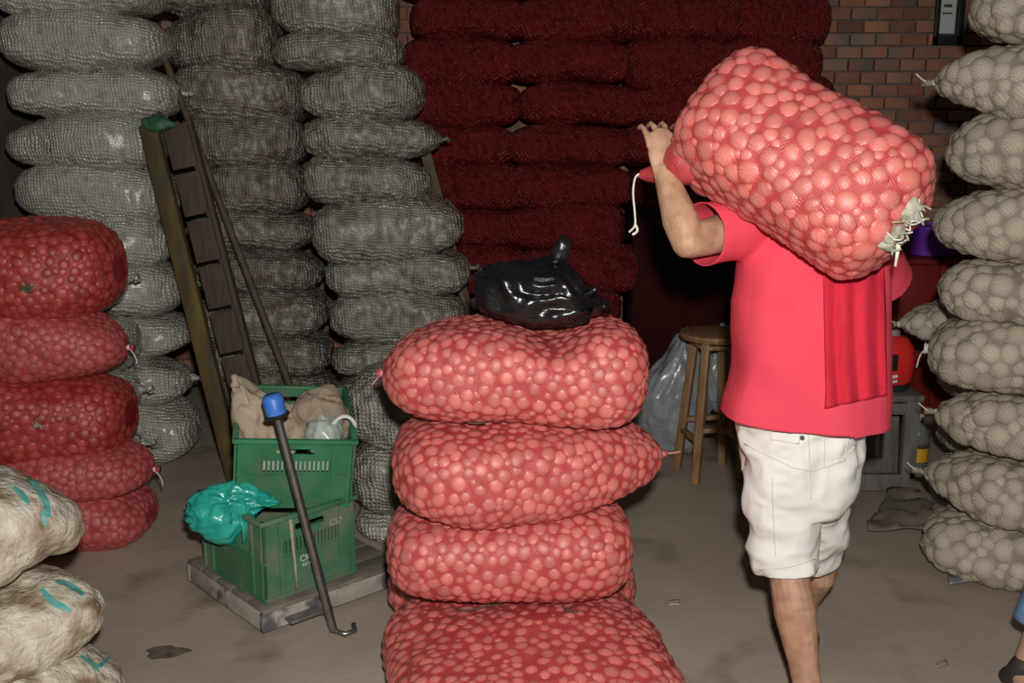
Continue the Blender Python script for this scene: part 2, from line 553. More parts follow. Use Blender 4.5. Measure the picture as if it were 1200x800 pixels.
# ------------------------------------------------------------------ sacks
def sack_fn(q):
    """surface function of a filled sack lying along local X, resting on z = 0"""
    L, W, H = q['L'], q['W'], q['H']
    tl, tr = q.get('tipL', 0), q.get('tipR', 0)
    nt_, nb = q.get('nt', 2.6), q.get('nb', 2.9)
    ew, eh = q.get('ew', 6.5), q.get('eh', 5.0)
    lump, seed = q.get('lump', 0.012), q.get('seed', 0)
    bend = q.get('bend')

    def S(u, v):
        au = np.clip(np.abs(u), 0, 1)
        t = np.where(u > 0, tr, tl)
        pw = (1 - t) * (1 - au ** ew) ** (1 / 2.2) + t * (1 - au ** 1.9) ** 1.05
        ph = (1 - t) * (1 - au ** eh) ** (1 / 2.4) + t * (1 - au ** 2.0) ** 0.9
        c, s = np.cos(v), np.sin(v)
        n = np.where(s > 0, nt_, nb)
        y = np.sign(c) * np.abs(c) ** (2 / n) * W / 2 * pw
        z = np.sign(s) * np.abs(s) ** (2 / n) * H / 2 * ph
        x = u * L / 2
        p = np.stack([x, y, z + H / 2], -1)
        rad = np.stack([0 * x, y / (W / 2), z / (H / 2)], -1)
        k = vnoise(p * np.array([6.0, 7.0, 8.0]), seed) * lump + vnoise(p * np.array([3.0, 3.2, 4.0]), seed + 5) * lump * 1.3
        p = p + rad * (k + vnoise(p * np.array([2.6, 2.2, 2.2]), seed + 9) * q.get('slump', 0.0))[:, None]
        dr_ = q.get('droop', 0.0)
        if dr_:
            p[:, 2] -= dr_ * np.abs(u) ** 3 * (p[:, 2] / H) + dr_ * 0.5 * np.sin(u * 2.2 + seed) * (p[:, 2] / H)
            p[:, 1] += dr_ * 0.9 * np.sin(u * 2.7 + seed * 1.7)
        if bend is not None:
            p = bend(p, u)
        return p
    return S


def frame_at(S, u, v):
    e = 2e-3
    p = S(u, v)
    du = S(np.clip(u + e, -1, 1), v) - S(np.clip(u - e, -1, 1), v)
    dv = S(u, v + e) - S(u, v - e)
    n = np.cross(du, dv)
    ln = np.linalg.norm(n, axis=1)
    n = n / np.maximum(ln, 1e-12)[:, None]
    c = p.mean(0)
    if (np.einsum('ij,ij->i', n, p - c) < 0).mean() > 0.5:
        n = -n
    return p, n, ln


def scatter(S, r, tries=11000, var=0.2, seed=1, umax=0.985, dens=0.61):
    rg = np.random.default_rng(seed)
    u = np.sin(rg.uniform(-1, 1, tries * 2) * math.pi / 2) * umax
    v = rg.uniform(0, math.tau, tries * 2)
    p, n, ln = frame_at(S, u, v)
    wgt = ln * np.sqrt(np.maximum(1 - (u / umax) ** 2, 1e-4))
    order = np.argsort(-np.log(rg.uniform(1e-9, 1, tries * 2)) / np.maximum(wgt, 1e-9))[:tries]
    u, v, p, n = u[order], v[order], p[order], n[order]
    acc = np.empty((tries, 3))
    ar = np.empty(tries)
    idx = []
    k = 0
    for i in range(tries):
        ri = r * (1 + var * rg.uniform(-1, 1)) * (0.66 if i > tries * 0.6 else 1.0)
        if k:
            d = np.linalg.norm(acc[:k] - p[i], axis=1)
            if (d < dens * (ar[:k] + ri)).any():
                continue
        acc[k] = p[i]
        ar[k] = ri
        idx.append(i)
        k += 1
    idx = np.array(idx)
    return p[idx], n[idx], ar[:k].copy()


def sack_mesh(name, q, m, nu=90, nv=64, onions=None, hug=0.32):
    S = sack_fn(q)
    t = np.linspace(-1, 1, nu)
    uu = np.sin(t * math.pi / 2) * 0.999
    vv = np.linspace(0, math.tau, nv, endpoint=False)
    U_, V_ = np.meshgrid(uu, vv, indexing='ij')
    u, v = U_.ravel(), V_.ravel()
    p, n, ln = frame_at(S, u, v)
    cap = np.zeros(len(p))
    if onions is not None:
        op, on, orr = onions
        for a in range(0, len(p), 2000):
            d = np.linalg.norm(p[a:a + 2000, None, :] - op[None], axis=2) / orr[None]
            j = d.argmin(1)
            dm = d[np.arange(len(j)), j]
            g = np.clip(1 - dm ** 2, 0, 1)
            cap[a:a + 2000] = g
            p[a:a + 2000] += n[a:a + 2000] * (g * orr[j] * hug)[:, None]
    me = bpy.data.meshes.new(name)
    vs = [tuple(x) for x in p]
    c0 = p[:nv].mean(0)
    c1 = p[-nv:].mean(0)
    vs += [tuple(c0), tuple(c1)]
    fs = []
    for i in range(nu - 1):
        for k in range(nv):
            k2 = (k + 1) % nv
            fs.append((i * nv + k, i * nv + k2, (i + 1) * nv + k2, (i + 1) * nv + k))
    A, B = nu * nv, nu * nv + 1
    for k in range(nv):
        k2 = (k + 1) % nv
        fs.append((A, k2, k))
        fs.append((B, (nu - 1) * nv + k, (nu - 1) * nv + k2))
    me.from_pydata(vs, [], fs)
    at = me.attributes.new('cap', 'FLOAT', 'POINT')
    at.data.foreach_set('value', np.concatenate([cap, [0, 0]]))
    bm = bmesh.new()
    bm.from_mesh(me)
    bmesh.ops.recalc_face_normals(bm, faces=bm.faces[:])
    bm.to_mesh(me)
    bm.free()
    me.polygons.foreach_set('use_smooth', [True] * len(me.polygons))
    me.materials.append(MATS[m])
    return me, S


# shared onion bodies (round bulbs, slightly uneven)
def onion_meshes(m, n=4, elong=0.0):
    out = []
    for k in range(n):
        bm = bmesh.new()
        bmesh.ops.create_icosphere(bm, subdivisions=2, radius=1)
        co = np.array([v.co[:] for v in bm.verts])
        d = 1 + 0.07 * vnoise(co * 1.6 + 3, 20 + k)
        for v, s in zip(bm.verts, d):
            v.co = v.co * s
        me = bpy.data.meshes.new('onion')
        bm.to_mesh(me)
        bm.free()
        at = me.attributes.new('cap', 'FLOAT', 'POINT')
        at.data.foreach_set('value', np.clip((co[:, 2] - 0.42) / 0.55, 0, 1) ** 0.9)  # pale crowns, darker edges: thinner net and flash-lit centres put into the colour
        me.polygons.foreach_set('use_smooth', [True] * len(me.polygons))
        me.materials.append(MATS[m])
        out.append(me)
    return out


ONION = {k: onion_meshes(k) for k in ('onion_bright', 'onion_deep', 'onion_pink', 'onion_tan')}


def onion_matrix(p, n, r, flat, prot, rg):
    z = Vector(n)
    x = z.orthogonal().normalized()
    x.rotate(Matrix.Rotation(rg.uniform(0, math.tau), 3, z))
    y = z.cross(x)
    a, b = rg.uniform(0.92, 1.08), rg.uniform(0.88, 1.0)
    R = Matrix((x * r * a, y * r * b, z * r * flat)).transposed().to_4x4()
    R.translation = Vector(p) + z * (prot * r - flat * r)
    return R


def full_sack(name, label, cat, group, q, M, net, oni, r, prot=0.27, flat=0.5, nu=100, nv=72, limit=300, seed=1, kind='onion', min_px=7):
    """a sack in the foreground: net, each bulb that shows as a part, the rest as one stuff part"""
    root = thing(name, label, cat, group=group)
    root.matrix_world = M
    S = sack_fn(q)
    on = scatter(S, r, seed=seed)
    me, S = sack_mesh('net', q, net, nu, nv, on, hug=prot * 0.6)
    link('net', me, net, root)
    rg = random.Random(seed)
    near, rest = [], []
    R3 = M.to_3x3()
    for p, n, rr in zip(*on):
        wp = M @ Vector(p)
        wn = (R3 @ Vector(n)).normalized()
        vd = (CAM - wp).normalized()
        c = wn.dot(vd)
        x, y, w = project(wp)
        if c > 0.08 and -10 < x < 1210 and -10 < y < 810:
            near.append((rr * FPX / w * (0.4 + c), p, n, rr))
        elif c > -0.55:
            rest.append((p, n, rr))
    near.sort(key=lambda a: -a[0])
    for a in near[limit:]:
        rest.append(a[1:])
    meshes = ONION[oni]
    for i, (s, p, n, rr) in enumerate(near[:limit]):
        o = bpy.data.objects.new(kind, meshes[i % len(meshes)])
        o.parent = root
        o.matrix_local = onion_matrix(p, n, rr, flat, prot, rg)
        COL.objects.link(o)
    if rest:
        src = meshes[0]
        bm0 = bmesh.new()
        bmesh.ops.create_icosphere(bm0, subdivisions=1, radius=1)
        v0 = [v.co.copy() for v in bm0.verts]
        f0 = [[v.index for v in f.verts] for f in bm0.faces]
        bm0.free()
        mb = MB()
        for p, n, rr in rest:
            T = onion_matrix(p, n, rr, flat, prot, rg)
            mb.add([T @ v for v in v0], f0)
        me = bpy.data.meshes.new(kind + '_mass')
        me.from_pydata(mb.v, [], mb.f)
        at = me.attributes.new('cap', 'FLOAT', 'POINT')
        at.data.foreach_set('value', np.tile(np.clip((np.array([v[2] for v in v0]) - 0.42) / 0.55, 0, 1), len(rest)))  # same crown-to-edge tone, net layering and flash-lit centres together
        me.polygons.foreach_set('use_smooth', [True] * len(me.polygons))
        o = link(kind + '_mass', me, oni, root)
        o['kind'] = 'stuff'
    return root, S


def neck(root, S, side, net, twine, tail=((0.03, 0, -0.01), (0.06, 0, -0.05)), r=0.016, ln=0.05, droop=0.0):
    """gathered, tied end of a sack at its tip, with the loose string"""
    u = np.array([0.985 * side])
    p = Vector(S(np.array([side * 0.999]), np.array([0.0]))[0])
    d = Vector((side, 0, -droop)).normalized()
    mb = MB()
    mb.tube([p - d * 0.06, p - d * 0.02, p + d * 0.01, p + d * ln * 0.6, p + d * ln], [r * 2.2, r * 1.3, r * 0.7, r * 0.9, r * 1.15], n=12)
    e = mb.build('tied_end', net, root, 180)
    t = MB()
    pts = [p + d * 0.008] + [p + d * 0.01 + Vector(a) for a in tail]
    t.cord(pts, 0.0028, n=6)
    t.lathe([(r * 0.8, -0.006), (r * 0.95, 0), (r * 0.8, 0.006)], 12, p + d * 0.01, d.to_track_quat('Z', 'Y').to_matrix())
    s = t.build('tie_string', twine, e, 180)
    return e


def base_matrix(center, yaw=0, pitch=0, roll=0):
    return Matrix.Translation(center) @ Euler((roll, pitch, yaw), 'XYZ').to_matrix().to_4x4()


ORD = ['topmost', 'second', 'third', 'fourth', 'fifth', 'sixth', 'seventh', 'eighth', 'ninth', 'tenth', 'eleventh', 'twelfth']


# ================================================================== THE SETTING
BACK = 6.65
mb = MB()
nx, ny = 60, 60
gx = np.linspace(-3.6, 3.6, nx)
gy = np.linspace(-0.8, BACK + 0.05, ny)
X, Yg = np.meshgrid(gx, gy, indexing='ij')
Z = 0.004 * vnoise(np.stack([X.ravel() * 1.3, Yg.ravel() * 1.3, X.ravel() * 0], -1), 3) - 0.004
vs = list(zip(X.ravel(), Yg.ravel(), Z))
fs = [(i * ny + j, (i + 1) * ny + j, (i + 1) * ny + j + 1, i * ny + j + 1) for i in range(nx - 1) for j in range(ny - 1)]
mb.add(vs, fs)
fl_o = mb.build('floor', 'floor_concrete', None, 180)
tag(fl_o, 'dusty grey-brown concrete warehouse floor', None, kind='structure')
# the dark damp patch on the floor in front of the white sacks
st = MB()
c = G(195, 764)
ring = []
for k in range(28):
    a = k * math.tau / 28
    rr = 1 + 0.14 * math.sin(3 * a + 1) + 0.08 * math.sin(5 * a) + 0.05 * math.sin(9 * a)
    ring.append((c.x + 0.065 * rr * math.cos(a), c.y + 0.040 * rr * math.sin(a), 0.0015))
st.add(ring + [(c.x, c.y, 0.002)], [(k, (k + 1) % 28, 28) for k in range(28)])
mat('stain', (0.24, 0.195, 0.155), (0.10, 0.08, 0.062), scale=14, rough=0.7)
o = st.build('floor_stain', 'stain', fl_o)

wb = MB()
wb.box((0, BACK + 0.12, 1.7), (7.4, 0.2, 3.6))
wall_back = wb.build('wall_back', 'mortar', None)
tag(wall_back, 'weathered red brick back wall of the warehouse', None, kind='structure')
bl, bh, jt = 0.152, 0.067, 0.010
bm_ = MB().box((0, 0, 0), (bl, 0.06, bh), bev=0.004).mesh('brick', 40)
bm_.materials.append(MATS['brick_clay'])
near, far = [], []
for r in range(0, 42):
    for cidx in range(-22, 22):
        x = cidx * (bl + jt) + (r % 2) * (bl + jt) / 2
        z = 0.05 + r * (bh + jt)
        px, py, w = project(Vector((x, BACK, z)))
        vis = (940 < px < 1180 and -20 < py < 330) or (445 < px < 515 and -20 < py < 120)
        (near if vis else far).append((x, z))
near.sort(key=lambda a: -a[1])
for x, z in near[:300]:
    o = bpy.data.objects.new('brick', bm_)
    o.location = (x, BACK + 0.012 + random.uniform(-0.003, 0.003), z)
    o.rotation_euler = (random.uniform(-.01, .01), random.uniform(-.01, .01), random.uniform(-.01, .01))
    o.parent = wall_back
    COL.objects.link(o)
fb = MB()
for x, z in far + near[300:]:
    fb.box((x, BACK + 0.012, z), (bl, 0.06, bh))
o = fb.build('brick_courses', 'brick_clay', wall_back, None)
o['kind'] = 'stuff'

for sx, nm in ((-1, 'wall_left'), (1, 'wall_right')):
    w_ = MB().box(((3.6 if sx > 0 else -2.66), 3.4, 1.7), (0.16, 8.4, 3.6))
    o = w_.build(nm, 'plaster_dark', None)
    tag(o, 'dark dusty side wall of the warehouse', None, kind='structure')

# ================================================================== BACKGROUND STACKS
def variants(tag_, m, n, r, base, prot=0.30, nu=84, nv=56):
    out = []
    for k in range(n):
        q = dict(L=1.0, W=1.0, H=1.0)
        q = dict(base)
        q['seed'] = k * 3 + 1
        q['tipL'] = [0.0, 0.1, 0.05, 0.2, 0.0][k % 5]
        q['tipR'] = [0.05, 0.25, 0.0, 0.15, 0.35][k % 5]
        S = sack_fn(q)
        on = scatter(S, r, tries=2600, seed=k + 40)
        me, S = sack_mesh('sack', q, m, nu, nv, on, hug=prot)
        out.append((me, S, q))
    return out


V = {
    'pale': variants('pale', 'net_pale', 5, 0.026, dict(L=0.80, W=0.46, H=0.25, lump=0.02, slump=0.035, droop=0.02, nt=2.7, nb=3.0), prot=0.20),
    'brown': variants('brown', 'net_brown', 5, 0.034, dict(L=0.72, W=0.46, H=0.24, lump=0.022, slump=0.04, droop=0.025, nt=2.7, nb=3.0), prot=0.32),
    'green': variants('green', 'net_greygreen', 5, 0.034, dict(L=0.75, W=0.46, H=0.24, lump=0.022, slump=0.04, droop=0.025, nt=2.7, nb=3.0), prot=0.28),
    'red': variants('red', 'net_red_back', 5, 0.022, dict(L=0.64, W=0.45, H=0.235, lump=0.016, slump=0.025, droop=0.012, nt=2.9, nb=3.2, ew=10, eh=8), prot=0.34),
}


def back_sack(kind, i, x0, x1, z0, z1, Y, W, label, cat, group, name, end=None, yaw=0.0, net=None, flip=False, tip=0):
    me, S, q = V[kind][i % len(V[kind])]
    o = bpy.data.objects.new(name, me)
    COL.objects.link(o)
    sx = (x1 - x0) / q['L']
    sy = W / q['W']
    sz = (z1 - z0) / q['H']
    o.location = ((x0 + x1) / 2, Y, z0)
    o.scale = (sx, sy, sz)
    o.rotation_euler = (0, random.uniform(-.012, .012), yaw + (math.pi if flip else 0))
    tag(o, label, cat, group)
    if tip:
        mb = MB()
        side = tip * (-1 if flip else 1)
        p = Vector(S(np.array([side * 0.99]), np.array([0.3]))[0])
        mb.tube([p - Vector((side * 0.05, 0, 0)), p, p + Vector((side * 0.03, 0, -0.004)), p + Vector((side * 0.055, 0, 0.008))], [0.05, 0.022, 0.010, 0.016], n=10)
        mb.tube([p + Vector((side * 0.03, 0, 0)), p + Vector((side * 0.05, -0.03, -0.012)), p + Vector((side * 0.075, -0.035, -0.002))], 0.004, n=6)
        mb.build('tied_end', net or me.materials[0], o, 180)
    return o


def px_stack(kind, rows, lefts, rights, Yc, W, label_fn, group, name, cat='sack', tips=(), net=None, seed=0, gap=0.004):
    out = []
    Yr = Yc - 0.32 * W
    n = len(rows) - 1
    for i in range(n):
        zt = P(400, rows[i], Yr).z
        zb = max(P(400, rows[i + 1], Yr).z, 0.0)
        if i == n - 1:
            zb = 0.0
        ym = (rows[i] + rows[i + 1]) / 2
        x0 = P(lefts[i], ym, Yr).x
        x1 = P(rights[i], ym, Yr).x
        t = 1 if i in tips else 0
        o = back_sack(kind, i * 3 + seed, x0, x1, zb, zb + (zt - zb) * 1.05, Yc + random.uniform(-.02, .02), W, label_fn(i, n), cat, group, name,
                      net=net, flip=(i % 2 == 1), tip=t, yaw=random.uniform(-.03, .03))
        out.append(o)
    return out


px_stack('pale', [-45, 15, 78, 140, 197, 258, 315, 370, 425, 478, 540],
         [-22, -8, 0, -5, 6, 4, 8, 10, 14, 18, 24],
         [178, 186, 196, 180, 190, 194, 206, 212, 214, 221, 222], 4.82, 0.46,
         lambda i, n: f'pale net sack, {ORD[i]} from the top of the far left stack', 'pale net sacks in the far left stack', 'net_sack',
         tips=(2, 6, 8), net='net_pale')
px_stack('brown', [-42, 18, 80, 137, 195, 247, 298, 345, 395, 440, 483, 525],
         [178, 184, 192, 200, 208, 215, 222, 230, 238, 244, 250],
         [304, 322, 352, 352, 356, 362, 372, 378, 384, 386, 388], 5.2, 0.46,
         lambda i, n: f'brownish net sack, {ORD[i]} from the top of the stack behind the ladder', 'brown net sacks behind the ladder', 'net_sack',
         tips=(0, 3, 5, 6), net='fibre_green', seed=1)
px_stack('green', [-30, 38, 80, 136, 187, 237, 298, 347, 400, 443, 485, 527],
         [312, 318, 346, 350, 352, 366, 378, 384, 386, 390, 392],
         [462, 470, 494, 512, 502, 541, 549, 545, 545, 545, 545], 5.02, 0.46,
         lambda i, n: f'grey-green net sack, {ORD[i]} from the top of the stack left of crimson sacks', 'grey-green net sacks beside the crimson sacks', 'net_sack',
         tips=(3, 6), net='net_greygreen', seed=2)

# crimson wall of onion sacks at the back
RH = 0.229
cols = [(-0.56, 0.02), (0.02, 0.66), (0.66, 1.22), (1.22, 1.70)]
place = ['leftmost', 'second', 'third', 'rightmost']
for r in range(0, 11):
    for ci, (a, b) in enumerate(cols):
        if ci == 0 and r < 3:
            continue
        if ci >= 2 and r < 5:
            continue
        Yc = 5.95 + random.uniform(-.03, .03)
        dx = random.uniform(-.03, .03) + (0.03 if r % 2 else -0.03)
        back_sack('red', r * 4 + ci * 7 + (r * ci) % 3, a + dx - 0.035, b + dx + 0.035, r * RH, (r + 1.06) * RH, Yc, 0.46,
                  f'crimson onion sack, {ORD[r].replace("topmost", "lowest")} layer up, {place[ci]} column of the dark back stack',
                  'sack', 'crimson onion sacks stacked at the back', 'onion_sack', flip=random.random() < .5, yaw=random.uniform(-.03, .03))

# grey sacks whose ends show between the green crates and the pink front stack
for i, (y0, y1, x0) in enumerate([(430, 527, 402), (527, 604, 412), (600, 662, 416)]):
    Yc = 3.95
    zt = P(430, y0, Yc - 0.15).z
    zb = 0.0 if i == 2 else P(430, y1, Yc - 0.15).z
    xl = P(x0, (y0 + y1) / 2, Yc - 0.1).x
    back_sack('green' if i < 2 else 'pale', i + 3, xl, xl + 0.78, zb, zt - 0.004, Yc, 0.44,
              ['dusty grey sack with gathered end beside the upper green crate', 'grey wrinkled sack at crate height behind the pink sack stack',
               'bluish grey sack on the floor behind the trolley and pink stack'][i], 'sack', 'grey sacks behind the pink stack', 'net_sack', tip=-1 if i < 2 else 0, net='net_greygreen')
# pale sacks between the deep red stack and the far left stack
for i, (y0, y1, x1) in enumerate([(300, 372, 134), (372, 440, 146), (440, 505, 150), (505, 560, 156), (560, 612, 162)]):
    Yc = 4.30
    zt = P(100, y0, Yc - 0.15).z
    zb = 0.0 if i == 4 else P(100, y1, Yc - 0.15).z
    xr = P(x1, (y0 + y1) / 2, Yc - 0.1).x
    back_sack('pale', i + 1, xr - 0.8, xr, zb, zt - 0.004, Yc, 0.4,
              f'pale net sack end peeping out behind the deep red stack, {ORD[i]} from the top', 'sack', 'pale sacks behind the deep red stack', 'net_sack', tip=1 if i in (0, 2, 3) else 0, net='net_pale')

# ================================================================== DEEP RED STACK AT THE LEFT
GL = 'deep red onion sacks in the left stack'
rows = [(268, 374, 121, 0.10, 'net_red_deep', 'onion_deep', 'deep red onion net sack with green leaf wisps, topmost of the left stack'),
        (366, 454, 134, 0.55, 'net_pink_deep', 'onion_pink', 'pinkish red onion net sack with pointed end, second in the left stack'),
        (446, 546, 134, 0.05, 'net_red_deep', 'onion_deep', 'dark red onion net sack with a puckered tuft, middle of the left stack'),
        (528, 592, 166, 0.50, 'net_pink_deep', 'onion_pink', 'dull pink onion net sack with tied right end, fourth in the left stack'),
        (586, 656, 162, 0.12, 'net_pink_deep', 'onion_pink', 'dull pink onion net sack on the floor under the left stack')]
YL = 3.82
for i, (y0, y1, xr, tp, net, oni, lab) in enumerate(rows):
    Wd = 0.44
    Yr = YL - 0.14
    zt = P(80, y0, Yr).z
    zb = P(80, y1, Yr).z if i < 4 else 0.0
    x1 = P(xr, (y0 + y1) / 2, Yr).x
    Ls = 0.82
    q = dict(L=Ls, W=Wd, H=zt - zb, tipR=tp, tipL=0.1, seed=i * 2 + 3, lump=0.016, slump=0.022, droop=0.02, nt=2.7, nb=3.1, ew=8, eh=6.0)
    M = base_matrix(Vector((x1 - Ls / 2, YL, zb)), yaw=[0.05, -0.04, 0.06, -0.05, 0.0][i])
    root, S = full_sack('onion_sack', lab, 'sack', GL, q, M, net, oni, 0.0245, seed=60 + i, nu=84, nv=60)
    if i in (1, 3):
        neck(root, S, 1, net, 'twine_white', tail=((0.03, -0.02, -0.03), (0.035, -0.02, -0.06)), r=0.012, ln=0.03)
    if i in (0, 2):
        # wisps / tuft on the front of the net
        u0 = Vector(S(np.array([-0.02 if i == 0 else 0.12]), np.array([math.pi * 1.5 - 1.35 if i else math.pi * 1.5 - 1.5]))[0])
        loc = M.inverted() @ (P(30, 335, YL - 0.245) if i == 0 else P(45, 503, YL - 0.245))
        # nearest surface point
        uu = RNG.uniform(-.98, .98, 4000); vv = RNG.uniform(0, math.tau, 4000)
        pp, nn, _ = frame_at(S, uu, vv)
        j = np.linalg.norm(pp - np.array(loc), axis=1).argmin()
        c0, n0 = Vector(pp[j]), Vector(nn[j])
        t = MB()
        for k in range(18):
            a = random.uniform(0, math.tau)
            d = (n0.orthogonal().normalized() * math.cos(a) + n0.cross(n0.orthogonal()).normalized() * math.sin(a))
            ln = random.uniform(.008, .032)
            t.tube([c0 + n0 * 0.008, c0 + n0 * 0.02 + d * ln * 0.5, c0 + n0 * 0.012 + d * ln], [0.003, 0.0022, 0.0012], n=5)
        t.build('stitch_tuft' if i else 'leaf_wisps', 'twine_green' if i else 'fibre_green', root, 180)

# ================================================================== WHITE PRINTED SACKS, FRONT LEFT
GW = 'white printed sacks in the front left corner'


def print_strip(root, M, bv, pts, wpx):
    """printed band lying on the sack's surface"""
    pts = np.array(pts, float)
    n = 16
    t = np.linspace(0, len(pts) - 1, n)
    X_ = np.interp(t, range(len(pts)), pts[:, 0])
    Y_ = np.interp(t, range(len(pts)), pts[:, 1])
    iM_ = M.inverted()
    o_ = iM_ @ CAM
    vs = []
    for i in range(n):
        a = np.array([X_[min(i + 1, n - 1)] - X_[max(i - 1, 0)], Y_[min(i + 1, n - 1)] - Y_[max(i - 1, 0)]])
        a = a / max(np.linalg.norm(a), 1e-9)
        ww = wpx * (0.35 + 0.65 * math.sin(math.pi * (0.1 + 0.8 * i / (n - 1))))
        for k in range(5):
            f = (k / 4 - 0.5) * ww
            d_ = (iM_.to_3x3() @ (P(X_[i] - a[1] * f, Y_[i] + a[0] * f, 2.5) - CAM)).normalized()
            h_ = bv.ray_cast(o_, d_)
            if h_[0] is None:
                return None
            vs.append(h_[0] - d_ * 0.0035)
    fs = [(i * 5 + k, i * 5 + k + 1, i * 5 + k + 6, i * 5 + k + 5) for i in range(n - 1) for k in range(4)]
    me = bpy.data.meshes.new('printed_stripe')
    me.from_pydata([tuple(a) for a in vs], [], fs)
    me.polygons.foreach_set('use_smooth', [True] * len(me.polygons))
    return link('printed_stripe', me, 'print_teal', root)


def white_sack(end_px, zc, H, yaw, Yend, label, q_extra, seed, strips):
    Ls, Wd = 0.78, 0.46
    e = P(end_px[0], end_px[1], Yend)
    ax = Vector((math.cos(yaw), math.sin(yaw), 0))
    c = e - ax * (Ls / 2 - 0.03)
    q = dict(L=Ls, W=Wd, H=H, seed=seed, lump=0.026, slump=0.05, droop=0.02, nt=2.6, nb=2.9, tipR=0.1, ew=7, eh=2.2)
    q.update(q_extra)
    M = base_matrix(Vector((c.x, c.y, zc)), yaw=yaw)
    S = sack_fn(q)
    on = scatter(S, 0.042, tries=2000, seed=seed, var=0.35)
    root = thing('printed_sack', label, 'sack', group=GW)
    root.matrix_world = M
    me, S = sack_mesh('sack_body', q, 'sack_white', 96, 72, on, hug=0.22)
    link('sack_body', me, 'sack_white', root)
    bmv = bmesh.new()
    bmv.from_mesh(me)
    bv = BVHTree.FromBMesh(bmv)
    bmv.free()
    for s in strips:
        print_strip(root, M, bv, s[0], s[1] * 480)
    # stitched seam at the far end
    t = MB()
    vv = np.linspace(-0.5, math.pi + 0.5, 9)
    a, n, _ = frame_at(S, np.full(9, 0.985), vv)
    t.tube([Vector(x) for x in a], 0.006, n=6)
    t.tube([Vector(a[1]), Vector(a[1]) + Vector((0.012, -0.004, 0.004)), Vector(a[1]) + Vector((0.022, -0.008, 0.012))], [0.006, 0.003, 0.0015], n=6)
    t.build('stitched_seam', 'twine_white', root, 180)
    return root, S


PI = math.pi
white_sack((56, 592), 0.465, 0.25, math.radians(52), 2.62, 'white sack with teal stripes, topmost of the front left corner pile', {}, 5,
           [([(16, 570), (26, 580), (34, 590)], 0.016), ([(31, 561), (45, 572), (55, 590), (57, 606)], 0.018), ([(50, 598), (53, 616)], 0.012), ([(35, 563), (47, 566)], 0.012)])
white_sack((84, 682), 0.232, 0.24, math.radians(50), 2.60, 'white sack with two teal stripes under the topmost front left sack', {}, 8,
           [([(66, 680), (80, 684), (98, 696)], 0.015), ([(48, 690), (62, 705), (84, 716)], 0.018)])
white_sack((114, 770), 0.0, 0.235, math.radians(48), 2.62, 'white sack with faint green stripes lying on the floor at front left', {}, 11,
           [([(94, 768), (108, 776), (116, 786)], 0.011), ([(108, 782), (120, 778), (128, 770)], 0.010)])

# ================================================================== TAN NET SACKS AT THE RIGHT
GR = 'tan net sacks in the right hand stack'
rz = 0.233
left_px = [1084, 1086, 1100, 1090, 1104, 1098, 1112, 1100, 1138]
tips = [0.10, 0.75, 0.55, 0.15, 0.08, 0.10, 0.10, 0.60, 0.10]
for i in range(9):
    z0 = i * rz
    Ye = 3.62
    yaw = math.radians(-30 + [0, 3, -2, 4, -3, 2, 0, -4, 3][i])
    # left end stands where the photo shows it
    py = 400
    for _ in range(6):
        e = P(left_px[i], py, Ye)
        _, py2, _w = project(Vector((e.x, Ye, z0 + rz / 2)))
        py = py2
    e = P(left_px[i], py, Ye)
    Ls = 0.80
    ax = Vector((math.cos(yaw), math.sin(yaw), 0))
    c = Vector((e.x, e.y, 0)) + ax * (Ls / 2)
    q = dict(L=Ls, W=0.46, H=rz + (0.0 if i else 0.0), tipL=tips[i], tipR=0.1, seed=i * 2 + 31, lump=0.014, slump=0.03, droop=0.02, nt=2.6, nb=2.9)
    lab = ['tan net sack with big bulbs on the floor under the right hand stack', 'tan net sack with long pointed end, second from the floor at right',
           'tan net sack with short tied tip, third from the floor at right', 'grey-tan net sack with ragged white end, fourth from the floor at right',
           'wide grey-tan net sack, fifth from the floor in the right stack',
           'tan net sack beside the carried sack\'s ragged end, sixth up in the right stack',
           'tan net sack level with the brick wall\'s lower part, seventh up at right',
           'tan net sack with white twisted tip just below the picture frame', 'tan net sack beside the picture frame, topmost of the right stack'][i]
    root, S = full_sack('net_sack', lab, 'sack', GR, q, base_matrix(Vector((c.x, c.y, z0)), yaw=yaw), 'net_tan', 'onion_tan', 0.045, prot=0.26, flat=0.5,
                        seed=90 + i, nu=84, nv=64, kind='bulb')
    if i in (1, 2, 7):
        neck(root, S, -1, 'net_tan', 'twine_white', tail=((-0.03, -0.01, 0.005), (-0.06, -0.02, 0.03)), r=0.013, ln=0.05)
    if i == 3:
        neck(root, S, -1, 'twine_white', 'twine_white', tail=((-0.02, -0.02, -0.02), (-0.03, -0.02, -0.07)), r=0.02, ln=0.02)
# a second tip that shows behind the fifth sack
q = dict(L=0.7, W=0.40, H=0.225, tipL=0.8, tipR=0.1, seed=77, lump=0.014, slump=0.03, droop=0.02, nt=2.6, nb=2.9)
e = P(1070, 362, 4.0)
root, S = full_sack('net_sack', 'tan sack behind the right stack, only its tied tip showing by the counter', 'sack', GR, q,
                    base_matrix(Vector((e.x + 0.35, 4.12, 0.70)), yaw=0.05), 'net_tan', 'onion_tan', 0.042, prot=0.26, flat=0.5, seed=130, nu=70, nv=56, kind='bulb')
neck(root, S, -1, 'net_tan', 'twine_white', tail=((-0.04, -0.01, 0.015), (-0.07, -0.02, 0.01)), r=0.012, ln=0.03)
for k in range(3):
    back_sack('green', k, P(1118, 500, 4.0).x, P(1118, 500, 4.0).x + 0.72, k * 0.233, (k + 1) * 0.233 - 0.004, 4.12, 0.40,
              f'grey net sack hidden behind the right hand stack, {["lowest", "second", "third"][k]} from the floor', 'sack', 'grey sacks behind the right stack', 'net_sack')

# ================================================================== PINK FRONT STACK
GF = 'bright pink-red onion sacks in the front stack'
YF = 2.80


